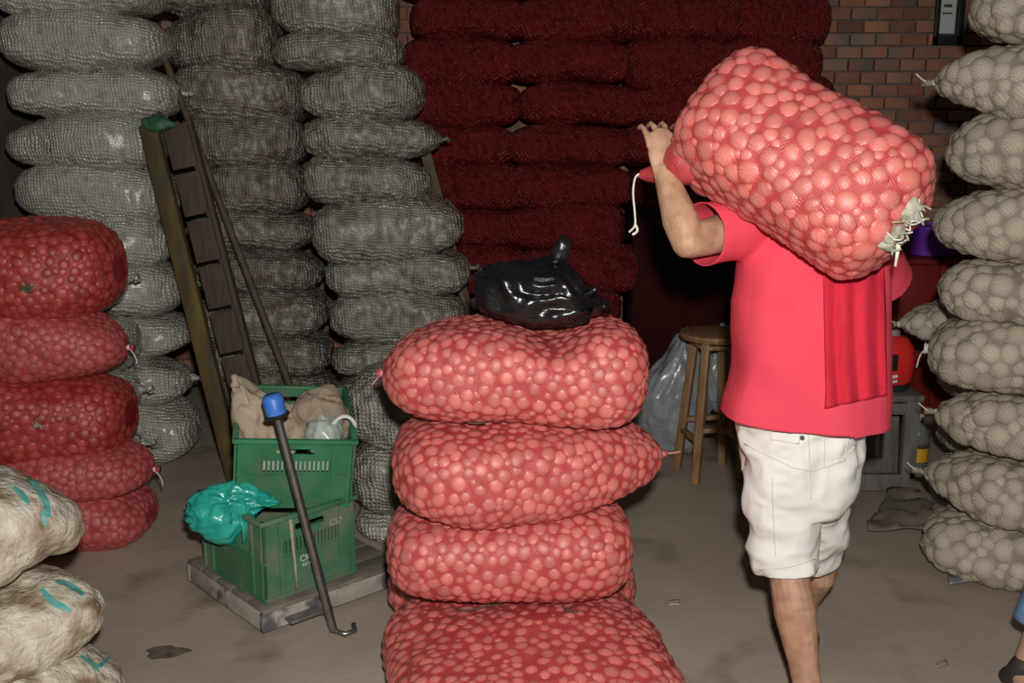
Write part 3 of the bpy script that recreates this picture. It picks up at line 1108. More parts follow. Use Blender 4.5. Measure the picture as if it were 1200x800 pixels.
def front_sack(x0, x1, y0, y1, label, tipL, tipR, seed, yaw, bend=None, W=0.46, dz=0, pitch=0.0):
    Yr = YF - 0.16
    zt = P(600, y0, Yr + 0.06).z
    zb = P(600, y1, Yr + 0.02).z
    ym = (y0 + y1) / 2
    a = P(x0, ym, YF - 0.05)
    b = P(x1, ym, YF - 0.05)
    Ls = (b.x - a.x) / math.cos(yaw)
    q = dict(L=Ls, W=W, H=zt - zb, tipL=tipL, tipR=tipR, seed=seed, lump=0.014, slump=0.018, droop=0.012, nt=2.8, nb=3.1, ew=8, eh=6.0, bend=bend)
    M = base_matrix(Vector(((a.x + b.x) / 2, YF, zb + dz)), yaw=yaw, pitch=pitch)
    return full_sack('onion_sack', label, 'sack', GF, q, M, 'net_red_bright', 'onion_bright', 0.0245, seed=seed, nu=120, nv=84), q, M


def dent(p, u):
    x = p[:, 0]
    hgt = np.clip((p[:, 2] - 0.13) / 0.14, 0, 1)
    p = p.copy()
    p[:, 2] -= 0.055 * np.exp(-((x - 0.10) / 0.09) ** 2) * hgt
    p[:, 2] += -0.018 * np.clip(-x / 0.37, 0, 1) ** 2 + 0.012 * np.clip(x / 0.37, 0, 1)
    return p


(r1, S1), q1, M1 = front_sack(448, 757, 374, 506, 'bright pink onion net sack under the black bag, topmost of the front stack', 0.42, 0.02, 201, 0.04, dent)
(r2, S2), q2, M2 = front_sack(459, 780, 494, 611, 'bright pink onion net sack with pointed right end, second in the front stack', 0.06, 0.62, 203, 0.08)
(r3, S3), q3, M3 = front_sack(454, 739, 594, 706, 'bright pink onion net sack with blunt ends, third in the front stack', 0.12, 0.03, 205, 0.09, pitch=-0.02)
neck(r1, S1, -1, 'net_red_bright', 'twine_red', tail=((-0.01, -0.03, -0.01), (-0.02, -0.05, -0.02)), r=0.012, ln=0.02)
neck(r2, S2, 1, 'net_red_bright', 'twine_red', tail=((0.03, 0, 0.002), (0.05, 0, 0.006)), r=0.010, ln=0.02)
zt4 = 0.27
# the broad bottom sack, its length toward the camera
q = dict(L=0.86, W=0.76, H=zt4, tipL=0.0, tipR=0.0, seed=207, lump=0.014, nt=2.7, nb=3.2, ew=5, eh=4)
M4 = base_matrix(Vector((0.045, 2.58, 0)), yaw=math.radians(-78))
r4, S4 = full_sack('onion_sack', 'broad pink onion net sack lying nearest at the bottom of the front stack', 'sack', GF, q, M4, 'net_red_bright', 'onion_bright', 0.0245, seed=207, nu=130, nv=110)
q = dict(L=0.80, W=0.34, H=zt4 - 0.01, tipL=0.45, tipR=0.1, seed=209, lump=0.012, nt=2.9, nb=3.0)
M5 = base_matrix(Vector((0.0, 3.10, 0)), yaw=0.05)
r5, S5 = full_sack('onion_sack', 'pink onion net sack behind the bottom front sack, left tip sticking out', 'sack', GF, q, M5, 'net_red_bright', 'onion_bright', 0.0245, seed=209, nu=90, nv=70)
# dark debris caught in the nets of the bottom and top sacks
for root, S, lst, nm in ((r4, S4, [(-0.05, 1.35, 0.03)], 'dry_leaf'), (r1, S1, [(0.18, 2.0, 0.05), (0.30, 3.6, 0.03), (-0.35, 2.5, 0.05)], 'dry_leaf')):
    for (u, v, ln) in lst:
        if root is r1:
            v = v + PI * 0.5 if v < 3 else v + 1.0
        p, n, _ = frame_at(S, np.array([u, u + ln * 1.2, u + ln * 2.4]), np.array([v, v + 0.06, v - 0.02]))
        t = MB()
        t.cord([Vector(a) + Vector(b) * 0.009 for a, b in zip(p, n)], 0.0028, n=6)
        t.build(nm, 'wood_dark', root, 180)

# ================================================================== THE MAN AND HIS SACK
# carried sack: axis from upper left (far) to lower right (near)
eA, eB = P(824, 124, 2.62), P(1060, 266, 2.30)
ax = (eB - eA)
Lc = ax.length * 1.04
ax.normalize()
wd = P(775, 190, 2.5) - P(905, 66, 2.5)
wd = (wd - ax * wd.dot(ax)).normalized()
hd = ax.cross(wd).normalized()
if hd.y > 0:
    wd, hd = -wd, -hd
cen = (eA + eB) / 2
Hc, Wc = 0.30, 0.335
Mc = Matrix((ax, wd, hd)).transposed().to_4x4()
Mc.translation = cen - hd * (Hc / 2)
q = dict(L=Lc, W=Wc, H=Hc, tipL=0.0, tipR=0.02, seed=301, lump=0.012, slump=0.02, nt=2.8, nb=2.8, ew=7.5, eh=4.2)
rc, Sc = full_sack('onion_sack', 'bulging pink onion net sack carried on the man\'s shoulders', 'sack', None, q, Mc, 'net_red_bright', 'onion_bright', 0.0285, seed=301, nu=130, nv=96)
iM = Mc.inverted()


def loc(px, py, Y):
    return iM @ P(px, py, Y)


# pinched corner with its hanging white string
t = MB()
t.tube([loc(822, 178, 2.56), loc(798, 192, 2.60), loc(775, 202, 2.64), loc(757, 205, 2.66), loc(750, 203, 2.66)], [0.075, 0.056, 0.030, 0.016, 0.008], n=24)
ce = t.build('pinched_corner', 'net_red_bright', rc, 180)
displace(ce.data, lambda co, no: co + no * (vnoise(co * 45, 75) * 0.008)[:, None])
t = MB()
t.cord([loc(753, 203, 2.66), loc(745, 207, 2.655), loc(742, 225, 2.65), loc(744, 250, 2.65), loc(744, 264, 2.65), loc(737, 272, 2.645)], 0.0028, n=6)
t.cord([loc(744, 262, 2.65), loc(747, 270, 2.645), loc(741, 275, 2.645)], 0.0035, n=6)
t.build('hanging_string', 'twine_white', ce, 180)
# ragged sewn mouth at the lower right end
t = MB()
rg = random.Random(4)
c0 = P(1056, 266, 2.17)
uu = RNG.uniform(-.99, .99, 6000); vv = RNG.uniform(0, math.tau, 6000)
pp, nn, _ = frame_at(Sc, uu, vv)


def on_sack(px, py):
    """point of the carried sack's surface seen at a pixel"""
    best, bp = 1e9, None
    for p_, n_ in zip(pp, nn):
        w = Mc @ Vector(p_)
        wn = Mc.to_3x3() @ Vector(n_)
        if wn.dot(CAM - w) <= 0:
            continue
        x, y, _w = project(w)
        d = (x - px) ** 2 + (y - py) ** 2
        if d < best:
            best, bp = d, (Vector(p_), Vector(n_))
    return bp


for k in range(36):
    f = rg.uniform(0, 1)
    p_, n_ = on_sack(1034 + 38 * f + rg.uniform(-5, 5), 290 - 48 * f + rg.uniform(-6, 6))
    p2 = p_ + n_ * 0.012 + Vector((rg.uniform(-.008, .012), rg.uniform(-.016, .016), rg.uniform(-.004, .008)))
    p3 = p2 + Vector((rg.uniform(-.005, .018), rg.uniform(-.016, .016), rg.uniform(-.012, .008)))
    t.cord([p_ - n_ * 0.005, p2, p3], 0.0026, n=5, k=4)
mo = t.build('ragged_mouth', 'twine_green', rc, 180)
bm = bmesh.new()
for f in (0.15, 0.4, 0.65, 0.88):
    p_, n_ = on_sack(1036 + 36 * f, 288 - 46 * f)
    r_ = bmesh.ops.create_icosphere(bm, subdivisions=3, radius=0.020)
    for v in r_['verts']:
        v.co = v.co + p_ + n_ * 0.004
me = bpy.data.meshes.new('gathered_net')
bm.to_mesh(me)
bm.free()
me.polygons.foreach_set('use_smooth', [True] * len(me.polygons))
displace(me, lambda co, no: co + no * (vnoise(co * 70, 77) * 0.010)[:, None])
link('gathered_net', me, 'twine_green', mo)
t = MB()
for k in range(16):
    f = rg.uniform(0, 1)
    p_, n_ = on_sack(1030 + 48 * f + rg.uniform(-6, 6), 294 - 58 * f + rg.uniform(-6, 6))
    p2 = p_ + n_ * 0.014 + Vector((rg.uniform(-.015, .015), rg.uniform(-.018, .018), 0))
    t.cord([p_, p2, p2 + Vector((rg.uniform(-.012, .018), rg.uniform(-.018, .018), rg.uniform(-.01, .006)))], 0.0018, n=5, k=4)
p_, n_ = on_sack(1046, 280)
t.tube([p_, p_ + n_ * 0.02, iM @ (Mc @ (p_ + n_ * 0.02) - Vector((0.004, 0, 0.045)))], [0.004, 0.005, 0.003], n=6)
t.build('sewing_twine', 'twine_white', rc, 180)


def ring(cx, cy, cz, hx, hy, n=28, e=2.4, tilt=0.0):
    r = []
    for k in range(n):
        a = k * math.tau / n
        c_, s_ = math.cos(a), math.sin(a)
        x = math.copysign(abs(c_) ** (2 / e), c_) * hx
        y = math.copysign(abs(s_) ** (2 / e), s_) * hy
        r.append(Vector((cx + x, cy + y, cz + tilt * x)))
    return r


def add_hand(mb, wrist, palm_dir, side_dir, size=1.0, curl=(0.5, 0.9, 0.9), thumb=1.0, back=None):
    """palm, four fingers of different length and a thumb leaving the side of the palm"""
    d = Vector(palm_dir).normalized()
    s = Vector(side_dir)
    s = (s - d * s.dot(d)).normalized()      # toward the thumb
    n = d.cross(s).normalized()              # curl axis is s; n is palm normal side
    if back is not None and n.dot(Vector(back)) > 0:
        n = -n                               # n points to the palm side (away from the back of the hand)
    w = Vector(wrist)
    L = 0.088 * size
    mb.capsule([w - d * 0.01, w + d * L * 0.5, w + d * L * 0.92], [0.030 * size, 0.041 * size, 0.040 * size], n=16, flat=0.40, up=n)
    lens = [0.070, 0.080, 0.075, 0.058]
    for k in range(4):
        off = (0.036 - 0.024 * k) * size
        p0 = w + d * L * 0.80 + s * off
        d0_ = d
        d = (d0_ + s * (0.16 - 0.11 * k)).normalized()
        pts = [p0, p0 + d * 0.022 * size]
        ang = 0
        seg = [0.46, 0.30, 0.24]
        p = pts[-1]
        for j in range(3):
            ang += curl[j]
            dd = d * math.cos(ang) + n * math.sin(ang)
            p = p + dd * lens[k] * seg[j] * size
            pts.append(p)
        mb.capsule(pts, [0.0088 * size, 0.0086 * size, 0.0082 * size, 0.0076 * size, 0.0064 * size], n=10)
        d = d0_
    t0 = w + d * L * 0.25 + s * 0.024 * size
    t1 = t0 + (d * 0.5 + s * 0.85 * thumb + n * 0.3).normalized() * 0.036 * size
    t2 = t1 + (d * 0.8 + s * 0.35 * thumb + n * 0.5).normalized() * 0.030 * size
    t3 = t2 + (d * 0.8 + n * 0.6).normalized() * 0.024 * size
    mb.capsule([t0, t1, t2, t3], [0.015 * size, 0.0125 * size, 0.0105 * size, 0.008 * size], n=10)


def add_foot(mb, ankle, heel_dir, toe_dir, h):
    """foot volume from ankle to toes"""
    a = Vector(ankle)
    t = Vector(toe_dir).normalized()
    heel = a - t * 0.045 + Vector((0, 0, -h + 0.032))
    ball = a + t * 0.115 + Vector((0, 0, -h + 0.028))
    toe = a + t * 0.175 + Vector((0, 0, -h + 0.020))
    mb.capsule([a, heel], [0.036, 0.032], n=14)
    mb.capsule([a + Vector((0, 0, -0.01)), a + t * 0.06 + Vector((0, 0, -h * 0.55)), ball], [0.036, 0.036, 0.030], n=14)
    mb.capsule([heel, ball, toe], [0.031, 0.036, 0.026], n=14, flat=0.75, up=(0, 0, 1))


man = thing('person', 'man in coral t-shirt and white shorts walking away under a sack', 'person', (P(935, 700, 2.62).x, 2.62, 0))
O = man.location.copy()


def Q(px, py, Y):
    return P(px, py, Y) - O


body = MB()
# torso
tors = []
for py, x0, x1, Yc, hd_ in [(560, 880, 1000, 2.62, .10), (520, 872, 1004, 2.62, .11), (480, 878, 1010, 2.62, .11), (420, 880, 1016, 2.625, .10),
                            (350, 878, 1022, 2.64, .10), (300, 880, 1024, 2.66, .10), (265, 885, 1018, 2.68, .09), (245, 900, 1000, 2.69, .075), (232, 920, 975, 2.71, .055)]:
    c_ = Q((x0 + x1) / 2, py, Yc)
    hx = (P(x1, py, Yc).x - P(x0, py, Yc).x) / 2
    tors.append(ring(c_.x, c_.y, c_.z, hx, hd_))
body.loft(tors)
# neck and head, bowed forward under the load
neck0, head = Q(945, 240, 2.70), Q(940, 205, 2.86)
body.capsule([neck0, neck0.lerp(head, 0.6)], [0.060, 0.055])
body.capsule([head + Vector((0, -0.02, 0.03)), head + Vector((0, 0.03, 0.0))], [0.088, 0.085], n=18)
body.capsule([head + Vector((0, 0.04, -0.03)), head + Vector((0, 0.055, -0.085))], [0.062, 0.042], n=16)      # face and jaw
body.capsule([head + Vector((0, 0.112, -0.015)), head + Vector((0, 0.128, -0.045))], [0.010, 0.014], n=10)    # nose
for sx in (-1, 1):
    body.capsule([head + Vector((sx * 0.086, 0.005, 0.01)), head + Vector((sx * 0.09, 0.0, -0.035))], [0.014, 0.012], n=10, flat=0.6)  # ears
# left arm, elbow out and up to the sack's corner
sh, el, wr = Q(884, 264, 2.67), Q(806, 283, 2.51), Q(779, 203, 2.585)
body.capsule([sh, sh.lerp(el, .5), el], [0.062, 0.050, 0.042], n=16)
body.capsule([el, el.lerp(wr, .3), el.lerp(wr, .7), wr], [0.041, 0.046, 0.036, 0.028], n=16)
hand_dir = Q(776, 160, 2.62) - wr
add_hand(body, wr, hand_dir, (0.9, 0.25, 0.0), 1.0, curl=(0.30, 0.55, 0.6), back=(-0.2, -1, 0))
# right arm, raised in front
sh2, el2, wr2 = Q(1010, 262, 2.69), Q(1030, 318, 2.90), Q(1000, 262, 3.02)
body.capsule([sh2, sh2.lerp(el2, .5), el2], [0.060, 0.050, 0.042], n=16)
body.capsule([el2, el2.lerp(wr2, .3), wr2], [0.040, 0.043, 0.028], n=16)
add_hand(body, wr2, (-0.6, -0.35, 0.8), (-0.5, 0, -0.6), 0.95, curl=(0.5, 0.7, 0.6), back=(0.2, 1, 0))
# legs
hipL, knL, anL = Q(910, 545, 2.61), Q(922, 655, 2.58), Q(952, 838, 2.40)
body.capsule([hipL, hipL.lerp(knL, .5), knL], [0.088, 0.076, 0.056], n=18)
cfL = knL.lerp(anL, .34) + Vector((-0.004, -0.018, 0))
body.capsule([knL, cfL, knL.lerp(anL, .68), anL], [0.052, 0.056, 0.040, 0.033], n=18)
hipR, knR, anR = Q(968, 545, 2.63), Q(962, 640, 2.84), Q(940, 724, 2.95)
body.capsule([hipR, hipR.lerp(knR, .5), knR], [0.088, 0.076, 0.055], n=18)
cfR = knR.lerp(anR, .34) + Vector((0.004, -0.018, 0))
body.capsule([knR, cfR, knR.lerp(anR, .68), anR], [0.052, 0.056, 0.040, 0.033], n=18)
add_foot(body, anL, None, (0.1, 1.0, 0), anL.z)
add_foot(body, anR, None, (-0.02, 1.0, 0), anR.z)
link('body', remeshed(body, 'body', 0.0040, smooth=3), 'skin_leg', man)
for sx in (-1, 1):
    MB().lathe([(0.001, -0.011), (0.008, -0.008), (0.011, 0), (0.008, 0.008), (0.001, 0.011)], 12, head + Vector((sx * 0.033, 0.107, 0.0))).build('eye', 'eye_white', man, 180)
MB().capsule([head + Vector((-0.022, 0.108, -0.075)), head + Vector((0, 0.114, -0.075)), head + Vector((0.022, 0.108, -0.075))], [0.005, 0.007, 0.005], n=8).build('mouth', 'lip', man, 180)
h = MB()
h.capsule([head + Vector((0, -0.030, 0.038)), head + Vector((0, 0.022, 0.022))], [0.090, 0.082], n=20)
h.capsule([head + Vector((0, -0.05, -0.02)), head + Vector((0, -0.03, 0.03))], [0.070, 0.085], n=18)
link('hair', remeshed(h, 'hair', 0.006, 2), 'hair', man)

# t-shirt
shirt = MB()
rings_ = []
for py, x0, x1, Yc, hd_ in [(492, 849, 1041, 2.60, .165), (455, 853, 1041, 2.605, .16), (410, 858, 1040, 2.61, .152), (365, 862, 1039, 2.62, .145),
                            (320, 866, 1040, 2.64, .14), (285, 870, 1038, 2.66, .135), (258, 878, 1026, 2.675, .12), (242, 894, 1008, 2.685, .10), (230, 915, 980, 2.70, .07)]:
    c_ = Q((x0 + x1) / 2, py, Yc)
    hx = (P(x1, py, Yc).x - P(x0, py, Yc).x) / 2
    rings_.append(ring(c_.x, c_.y, c_.z, hx, hd_, n=36, e=2.5, tilt=-0.05 if py > 480 else (-0.03 if py > 440 else 0)))
shirt.loft(rings_)
sl0, sl1 = Q(895, 262, 2.675), Q(818, 274, 2.565)
shirt.tube([sl0, sl0.lerp(sl1, .35), sl0.lerp(sl1, .7), sl1], [0.092, 0.086, 0.083, 0.086], n=24)
sr0, sr1 = Q(1008, 268, 2.69), Q(1036, 332, 2.84)
shirt.tube([sr0, sr0.lerp(sr1, .4), sr1], [0.085, 0.078, 0.080], n=24)
me = remeshed(shirt, 'tshirt', 0.0075, 4)
# open the sleeve ends and the hem with clean cuts
def cut_open(me, cuts):
    bm = bmesh.new()
    bm.from_mesh(me)
    for p_, d_, rad in cuts:
        g_ = [f for f in bm.faces if (f.calc_center_median() - p_).length < rad]
        es = {e for f in g_ for e in f.edges}
        vs_ = {v for f in g_ for v in f.verts}
        bmesh.ops.bisect_plane(bm, geom=list(g_) + list(es) + list(vs_), plane_co=p_, plane_no=d_, clear_outer=True)
    bm.to_mesh(me)
    bm.free()
    me.polygons.foreach_set('use_smooth', [True] * len(me.polygons))


dl = (sl1 - sl0).normalized()
dr = (sr1 - sr0).normalized()
hemc = Vector((rings_[0][0].x * 0.5 + rings_[0][18].x * 0.5, rings_[0][0].y, (rings_[0][0].z + rings_[0][18].z) / 2 + 0.010))
cut_open(me, [(sl1 - dl * 0.014, dl, 0.125), (sr1 - dr * 0.014, dr, 0.115), (hemc, Vector((-0.05, 0, -1)).normalized(), 0.27)])


def folds(co, no):
    k = vnoise(co * np.array([9, 9, 3.0]), 41) * 0.009 + vnoise(co * np.array([16, 16, 7.0]), 45) * 0.0035
    # diagonal drape across the back, from the shoulder to the far hip
    dgl = (co[:, 0] * 0.75 + co[:, 2] * 0.66)
    k = k + 0.007 * np.sin(dgl * 34 + 2.0 * vnoise(co * 4, 47)) * np.clip((1.25 - co[:, 2]) / 0.35, 0.2, 1)
    k = k + (0.4 - np.abs(vnoise(co * np.array([7, 7, 9.0]), 49))) * 0.010
    return co + no * k[:, None]


displace(me, folds)
shirt_o = link('tshirt', me, 'cloth_coral', man)
sol = shirt_o.modifiers.new('cloth', 'SOLIDIFY')
sol.thickness = 0.003
sol.offset = -1

# red cloth hanging down the back from under the sack
from mathutils.bvhtree import BVHTree
bmv = bmesh.new(); bmv.from_mesh(me); BVS = BVHTree.FromBMesh(bmv); bmv.free()
nxg, nzg = 34, 44
vsF = []
for j in range(nzg):
    f = j / (nzg - 1)
    py = 296 + (472 - 296) * f
    for i in range(nxg):
        g = i / (nxg - 1)
        px = 966 + (1036 - 966) * g + (4 * f - 2)
        pyy = py + (6 - 16 * g) * f ** 3
        Yc = 2.64 - 0.04 * f
        Yb = (2.50 - 0.055 * f) + 0.07 * max(0, g - 0.55) ** 1.4
        amp = 0.004 + 0.005 * f
        Yb += amp * math.sin(g * 19 + 0.9 * math.sin(f * 3) + 0.6)
        p_ = Q(px, pyy, Yb)
        d_ = (P(px, pyy, 2.5) - CAM).normalized()
        h_ = BVS.ray_cast(CAM - O, d_)
        if h_[0] is not None:
            p_ = h_[0] - d_ * (0.010 + amp + amp * math.sin(g * 19 + 0.9 * math.sin(f * 3) + 0.6))
        vsF.append(p_)
fsF = [(j * nxg + i, j * nxg + i + 1, (j + 1) * nxg + i + 1, (j + 1) * nxg + i) for j in range(nzg - 1) for i in range(nxg - 1)]
me = bpy.data.meshes.new('shoulder_cloth')
me.from_pydata([tuple(a) for a in vsF], [], fsF)
me.polygons.foreach_set('use_smooth', [True] * len(me.polygons))
cl = link('shoulder_cloth', me, 'cloth_red', man)
cl['label'] = 'red cloth hanging from under the sack'
sol = cl.modifiers.new('cloth', 'SOLIDIFY')
sol.thickness = 0.006
# hem of that cloth
t = MB()
hem = [Vector(vsF[(nzg - 4) * nxg + i]) + Vector((0, -0.003, 0)) for i in range(nxg)]
t.tube(hem, 0.0045, n=6)
t.build('cloth_hem', 'cloth_red', cl, 180)

# shorts
sh_ = MB()
rg_ = []
for py, x0, x1, Yc, hd_ in [(478, 866, 1012, 2.615, .125), (505, 865, 1010, 2.612, .13), (535, 868, 1006, 2.61, .135), (565, 872, 1000, 2.61, .13), (590, 876, 985, 2.615, .115)]:
    c_ = Q((x0 + x1) / 2, py, Yc)
    hx = (P(x1, py, Yc).x - P(x0, py, Yc).x) / 2
    rg_.append(ring(c_.x, c_.y, c_.z, hx, hd_, n=32))
sh_.loft(rg_)
a0, a1, a2 = Q(914, 528, 2.605), Q(915, 610, 2.59), Q(923, 671, 2.57)
sh_.tube([a0, a1, a2], [0.098, 0.096, 0.087], n=26)
b0, b1, b2 = Q(962, 530, 2.62), Q(957, 605, 2.70), Q(949, 648, 2.80)
sh_.tube([b0, b1, b2], [0.096, 0.090, 0.084], n=26)
me = remeshed(sh_, 'shorts', 0.0075, 12)
cut_open(me, [(a2 - (a2 - a1).normalized() * 0.012, (a2 - a1).normalized(), 0.105), (b2 - (b2 - b1).normalized() * 0.012, (b2 - b1).normalized(), 0.10)])


def folds2(co, no):
    k = vnoise(co * np.array([10, 10, 7.0]), 51) * 0.010 + vnoise(co * np.array([22, 22, 15.0]), 55) * 0.006 + (0.4 - np.abs(vnoise(co * np.array([11, 11, 15.0]), 58))) * 0.018 + (0.4 - np.abs(vnoise(co * np.array([24, 24, 30.0]), 59))) * 0.007
    dgl = (co[:, 0] * 0.6 - co[:, 2] * 0.8)
    k = k + 0.003 * np.sin(dgl * 60 + 3 * vnoise(co * 6, 57))
    return co + no * k[:, None]


displace(me, folds2)
so = link('shorts', me, 'cloth_white', man)
sol = so.modifiers.new('cloth', 'SOLIDIFY')
sol.thickness = 0.004
sol.offset = -1
# stitched back pockets, yoke seam, centre seam and the loose hem thread
from mathutils.bvhtree import BVHTree
bmv = bmesh.new(); bmv.from_mesh(me); BV = BVHTree.FromBMesh(bmv); bmv.free()


def on_cloth(px, py):
    o_ = CAM - O
    d_ = (P(px, py, 2.5) - CAM).normalized()
    h_ = BV.ray_cast(o_, d_)
    return (h_[0] - d_ * 0.002) if h_[0] else Q(px, py, 2.5)


def seam(name, pts, r=0.0016):
    out = []
    for (xa, ya), (xb, yb) in zip(pts[:-1], pts[1:]):
        for k in range(8):
            out.append(on_cloth(xa + (xb - xa) * k / 8, ya + (yb - ya) * k / 8))
    out.append(on_cloth(*pts[-1]))
    return MB().tube(out, r, n=5).build(name, 'cloth_stitch', so, 180)


seam('pocket_seam', [(903, 500), (904, 515), (936, 520), (938, 505)])
seam('pocket_seam', [(966, 504), (966, 548), (990, 540), (995, 505)])
seam('centre_seam', [(947, 505), (949, 560), (950, 585)])
seam('yoke_seam', [(872, 520), (930, 548), (952, 552), (985, 540), (1003, 522)])
seam('hem_stitch', [(890, 668), (925, 664), (955, 655)])
seam('side_seam', [(905, 560), (906, 600), (909, 650)])
MB().lathe([(0.006, -0.002), (0.006, 0.002)], 12, on_cloth(940, 513), Matrix.Rotation(PI / 2, 3, 'X')).build('button', 'print_black', so)
# shoes
for an, tdir in ((anL, Vector((0.1, 1, 0))), (anR, Vector((-0.02, 1, 0)))):
    t = MB()
    d_ = tdir.normalized()
    base = Vector((an.x, an.y, -O.z))
    hl = base - d_ * 0.055 + Vector((0, 0, 0.036))
    bl_ = base + d_ * 0.115 + Vector((0, 0, 0.034))
    to = base + d_ * 0.185 + Vector((0, 0, 0.028))
    t.capsule([hl, bl_, to], [0.040, 0.047, 0.034], n=16, flat=0.72, up=(0, 0, 1))
    t.capsule([hl + Vector((0, 0, 0.02)), base + d_ * 0.05 + Vector((0, 0, 0.045))], [0.040, 0.040], n=16)
    link('shoe', remeshed(t, 'shoe', 0.006, 2), 'shoe_dark', man)

# ================================================================== SECOND PERSON, ONLY A LEG IN FRAME
p2 = thing('person', 'person cut off by the right edge, blue denim leg and dark shoe showing', 'person', (1.66, 2.66, 0))
LX = P(1207, 757, 2.65).x - 1.66
b = MB()
b.loft([ring(0.09, 0, z, hx, hy) for z, hx, hy in ((0.82, .12, .08), (0.95, .125, .085), (1.10, .12, .085), (1.25, .13, .09), (1.36, .135, .085), (1.42, .09, .065), (1.46, .055, .05))])
hd2 = Vector((0.09, 0.02, 1.60))
b.capsule([Vector((0.09, 0, 1.42)), Vector((0.09, 0.01, 1.54))], [0.055, 0.052])
b.capsule([hd2 + Vector((0, -.02, .03)), hd2 + Vector((0, .02, 0))], [.086, .084], n=18)
b.capsule([hd2 + Vector((0, .035, -.04)), hd2 + Vector((0, .05, -.085))], [.058, .042], n=16)
b.capsule([hd2 + Vector((0, .108, -.015)), hd2 + Vector((0, .12, -.045))], [.010, .013], n=10)
for s in (-1, 1):
    b.capsule([hd2 + Vector((s * .084, 0, .01)), hd2 + Vector((s * .088, 0, -.035))], [.013, .011], n=10, flat=.6)
    x = 0.09 + s * 0.10
    hip, kn, an = Vector((x, 0, .86)), Vector((x if s > 0 else x * .35 + LX * .65 + .05, .02, .48)), Vector((x if s > 0 else LX - .010, -0.01, .085))
    b.capsule([hip, hip.lerp(kn, .5), kn], [.066, .058, .046], n=16)
    b.capsule([kn, kn.lerp(an, .35) + Vector((0, -.008, 0)), kn.lerp(an, .7), an], [.045, .046, .038, .034], n=16)
    add_foot(b, an, None, (0.08, -1, 0), an.z)
    s0, e0, w0 = Vector((0.09 + s * .175, 0, 1.35)), Vector((0.09 + s * .24, -.01, 1.08)), Vector((0.09 + s * .25, .06, .85))
    b.capsule([s0, s0.lerp(e0, .5), e0], [.044, .044, .040], n=14)
    b.capsule([e0, e0.lerp(w0, .3), w0], [.039, .042, .027], n=14)
    add_hand(b, w0, (0, .1, -1), (0, 1, 0), .95, curl=(.15, .25, .25), back=(s, 0, 0))
link('body', remeshed(b, 'body', 0.0055, 3), 'skin', p2)
for s in (-1, 1):
    MB().lathe([(.001, -.01), (.008, -.007), (.01, 0), (.008, .007), (.001, .01)], 10, hd2 + Vector((s * .032, .098, 0))).build('eye', 'eye_white', p2, 180)
hb = MB()
hb.capsule([hd2 + Vector((0, -.03, .036)), hd2 + Vector((0, .018, .024))], [.090, .082], n=18)
hb.capsule([hd2 + Vector((0, -.04, -.02)), hd2 + Vector((0, -.03, .03))], [.068, .084], n=18)
link('hair', remeshed(hb, 'hair', 0.006, 2), 'hair', p2)
tb = MB()
tb.loft([ring(0.09, 0, z, hx, hy, n=32) for z, hx, hy in ((0.84, .175, .125), (1.0, .17, .125), (1.2, .18, .125), (1.36, .19, .12), (1.41, .165, .10), (1.45, .09, .075))])
for s in (-1, 1):
    tb.capsule([Vector((0.09 + s * .165, 0, 1.355)), Vector((0.09 + s * .20, -.004, 1.25))], [.072, .070], n=20)
    tb.tube([Vector((0.09 + s * .17, 0, 1.33)), Vector((0.09 + s * .236, -.006, 1.12))], [.074, .068], n=20)
link('tshirt', remeshed(tb, 'tshirt', 0.008, 3), 'cloth_grey', p2)
jb = MB()
jb.loft([ring(0.09, 0, z, hx, hy, n=32) for z, hx, hy in ((0.70, .165, .115), (0.82, .165, .118), (0.96, .160, .115))])
for s in (-1, 1):
    x = 0.09 + s * 0.10
    jb.tube([Vector((x, 0, .80)), Vector((x if s > 0 else x * .35 + LX * .65 + .05, .02, .48)), Vector((x if s > 0 else LX + .012, .0, .215))], [.094, .074, .060], n=20)
me = remeshed(jb, 'jeans', 0.007, 3)
displace(me, lambda co, no: co + no * (vnoise(co * 14, 81) * 0.005)[:, None])
link('jeans', me, 'denim', p2)
for s in (-1, 1):
    x = 0.09 + s * 0.10
    t = MB()
    d_ = Vector((0.08, -1, 0)).normalized()
    base = Vector((x if s > 0 else LX - .004, -0.01, 0))
    t.capsule([base - d_ * .055 + Vector((0, 0, .036)), base + d_ * .115 + Vector((0, 0, .034)), base + d_ * .185 + Vector((0, 0, .028))], [.040, .047, .034], n=16, flat=.72, up=(0, 0, 1))
    t.capsule([base - d_ * .02 + Vector((0, 0, .05)), base + Vector((0, 0, .095))], [.048, .044], n=16)
    link('shoe', remeshed(t, 'shoe', 0.006, 2), 'shoe_dark', p2)


# ================================================================== BLACK BAG ON THE FRONT STACK
def crumple(name, m, parent, size, seed, amp=0.25, sub=5, crease=0.05, pull=None):
    bm = bmesh.new()
    bmesh.ops.create_icosphere(bm, subdivisions=sub, radius=1)
    co = np.array([v.co[:] for v in bm.verts])
    n = co.copy()
    k = 1 + amp * vnoise(co * 1.5, seed) + crease * (1 - 2 * np.abs(vnoise(co * 3.1, seed + 1))) + crease * 0.5 * (1 - 2 * np.abs(vnoise(co * 6.3, seed + 2)))
    co = co * k[:, None] * np.array(size)
    if pull is not None:
        co = pull(co)
    for v, c_ in zip(bm.verts, co):
        v.co = c_
    me = bpy.data.meshes.new(name)
    bm.to_mesh(me)
    bm.free()
    me.polygons.foreach_set('use_smooth', [True] * len(me.polygons))
    return link(name, me, m, parent)


bagc = P(638, 350, 2.74)
bb = thing('plastic_bag', 'knotted glossy black plastic bag resting on the topmost pink sack', 'bag', (bagc.x, bagc.y, bagc.z))


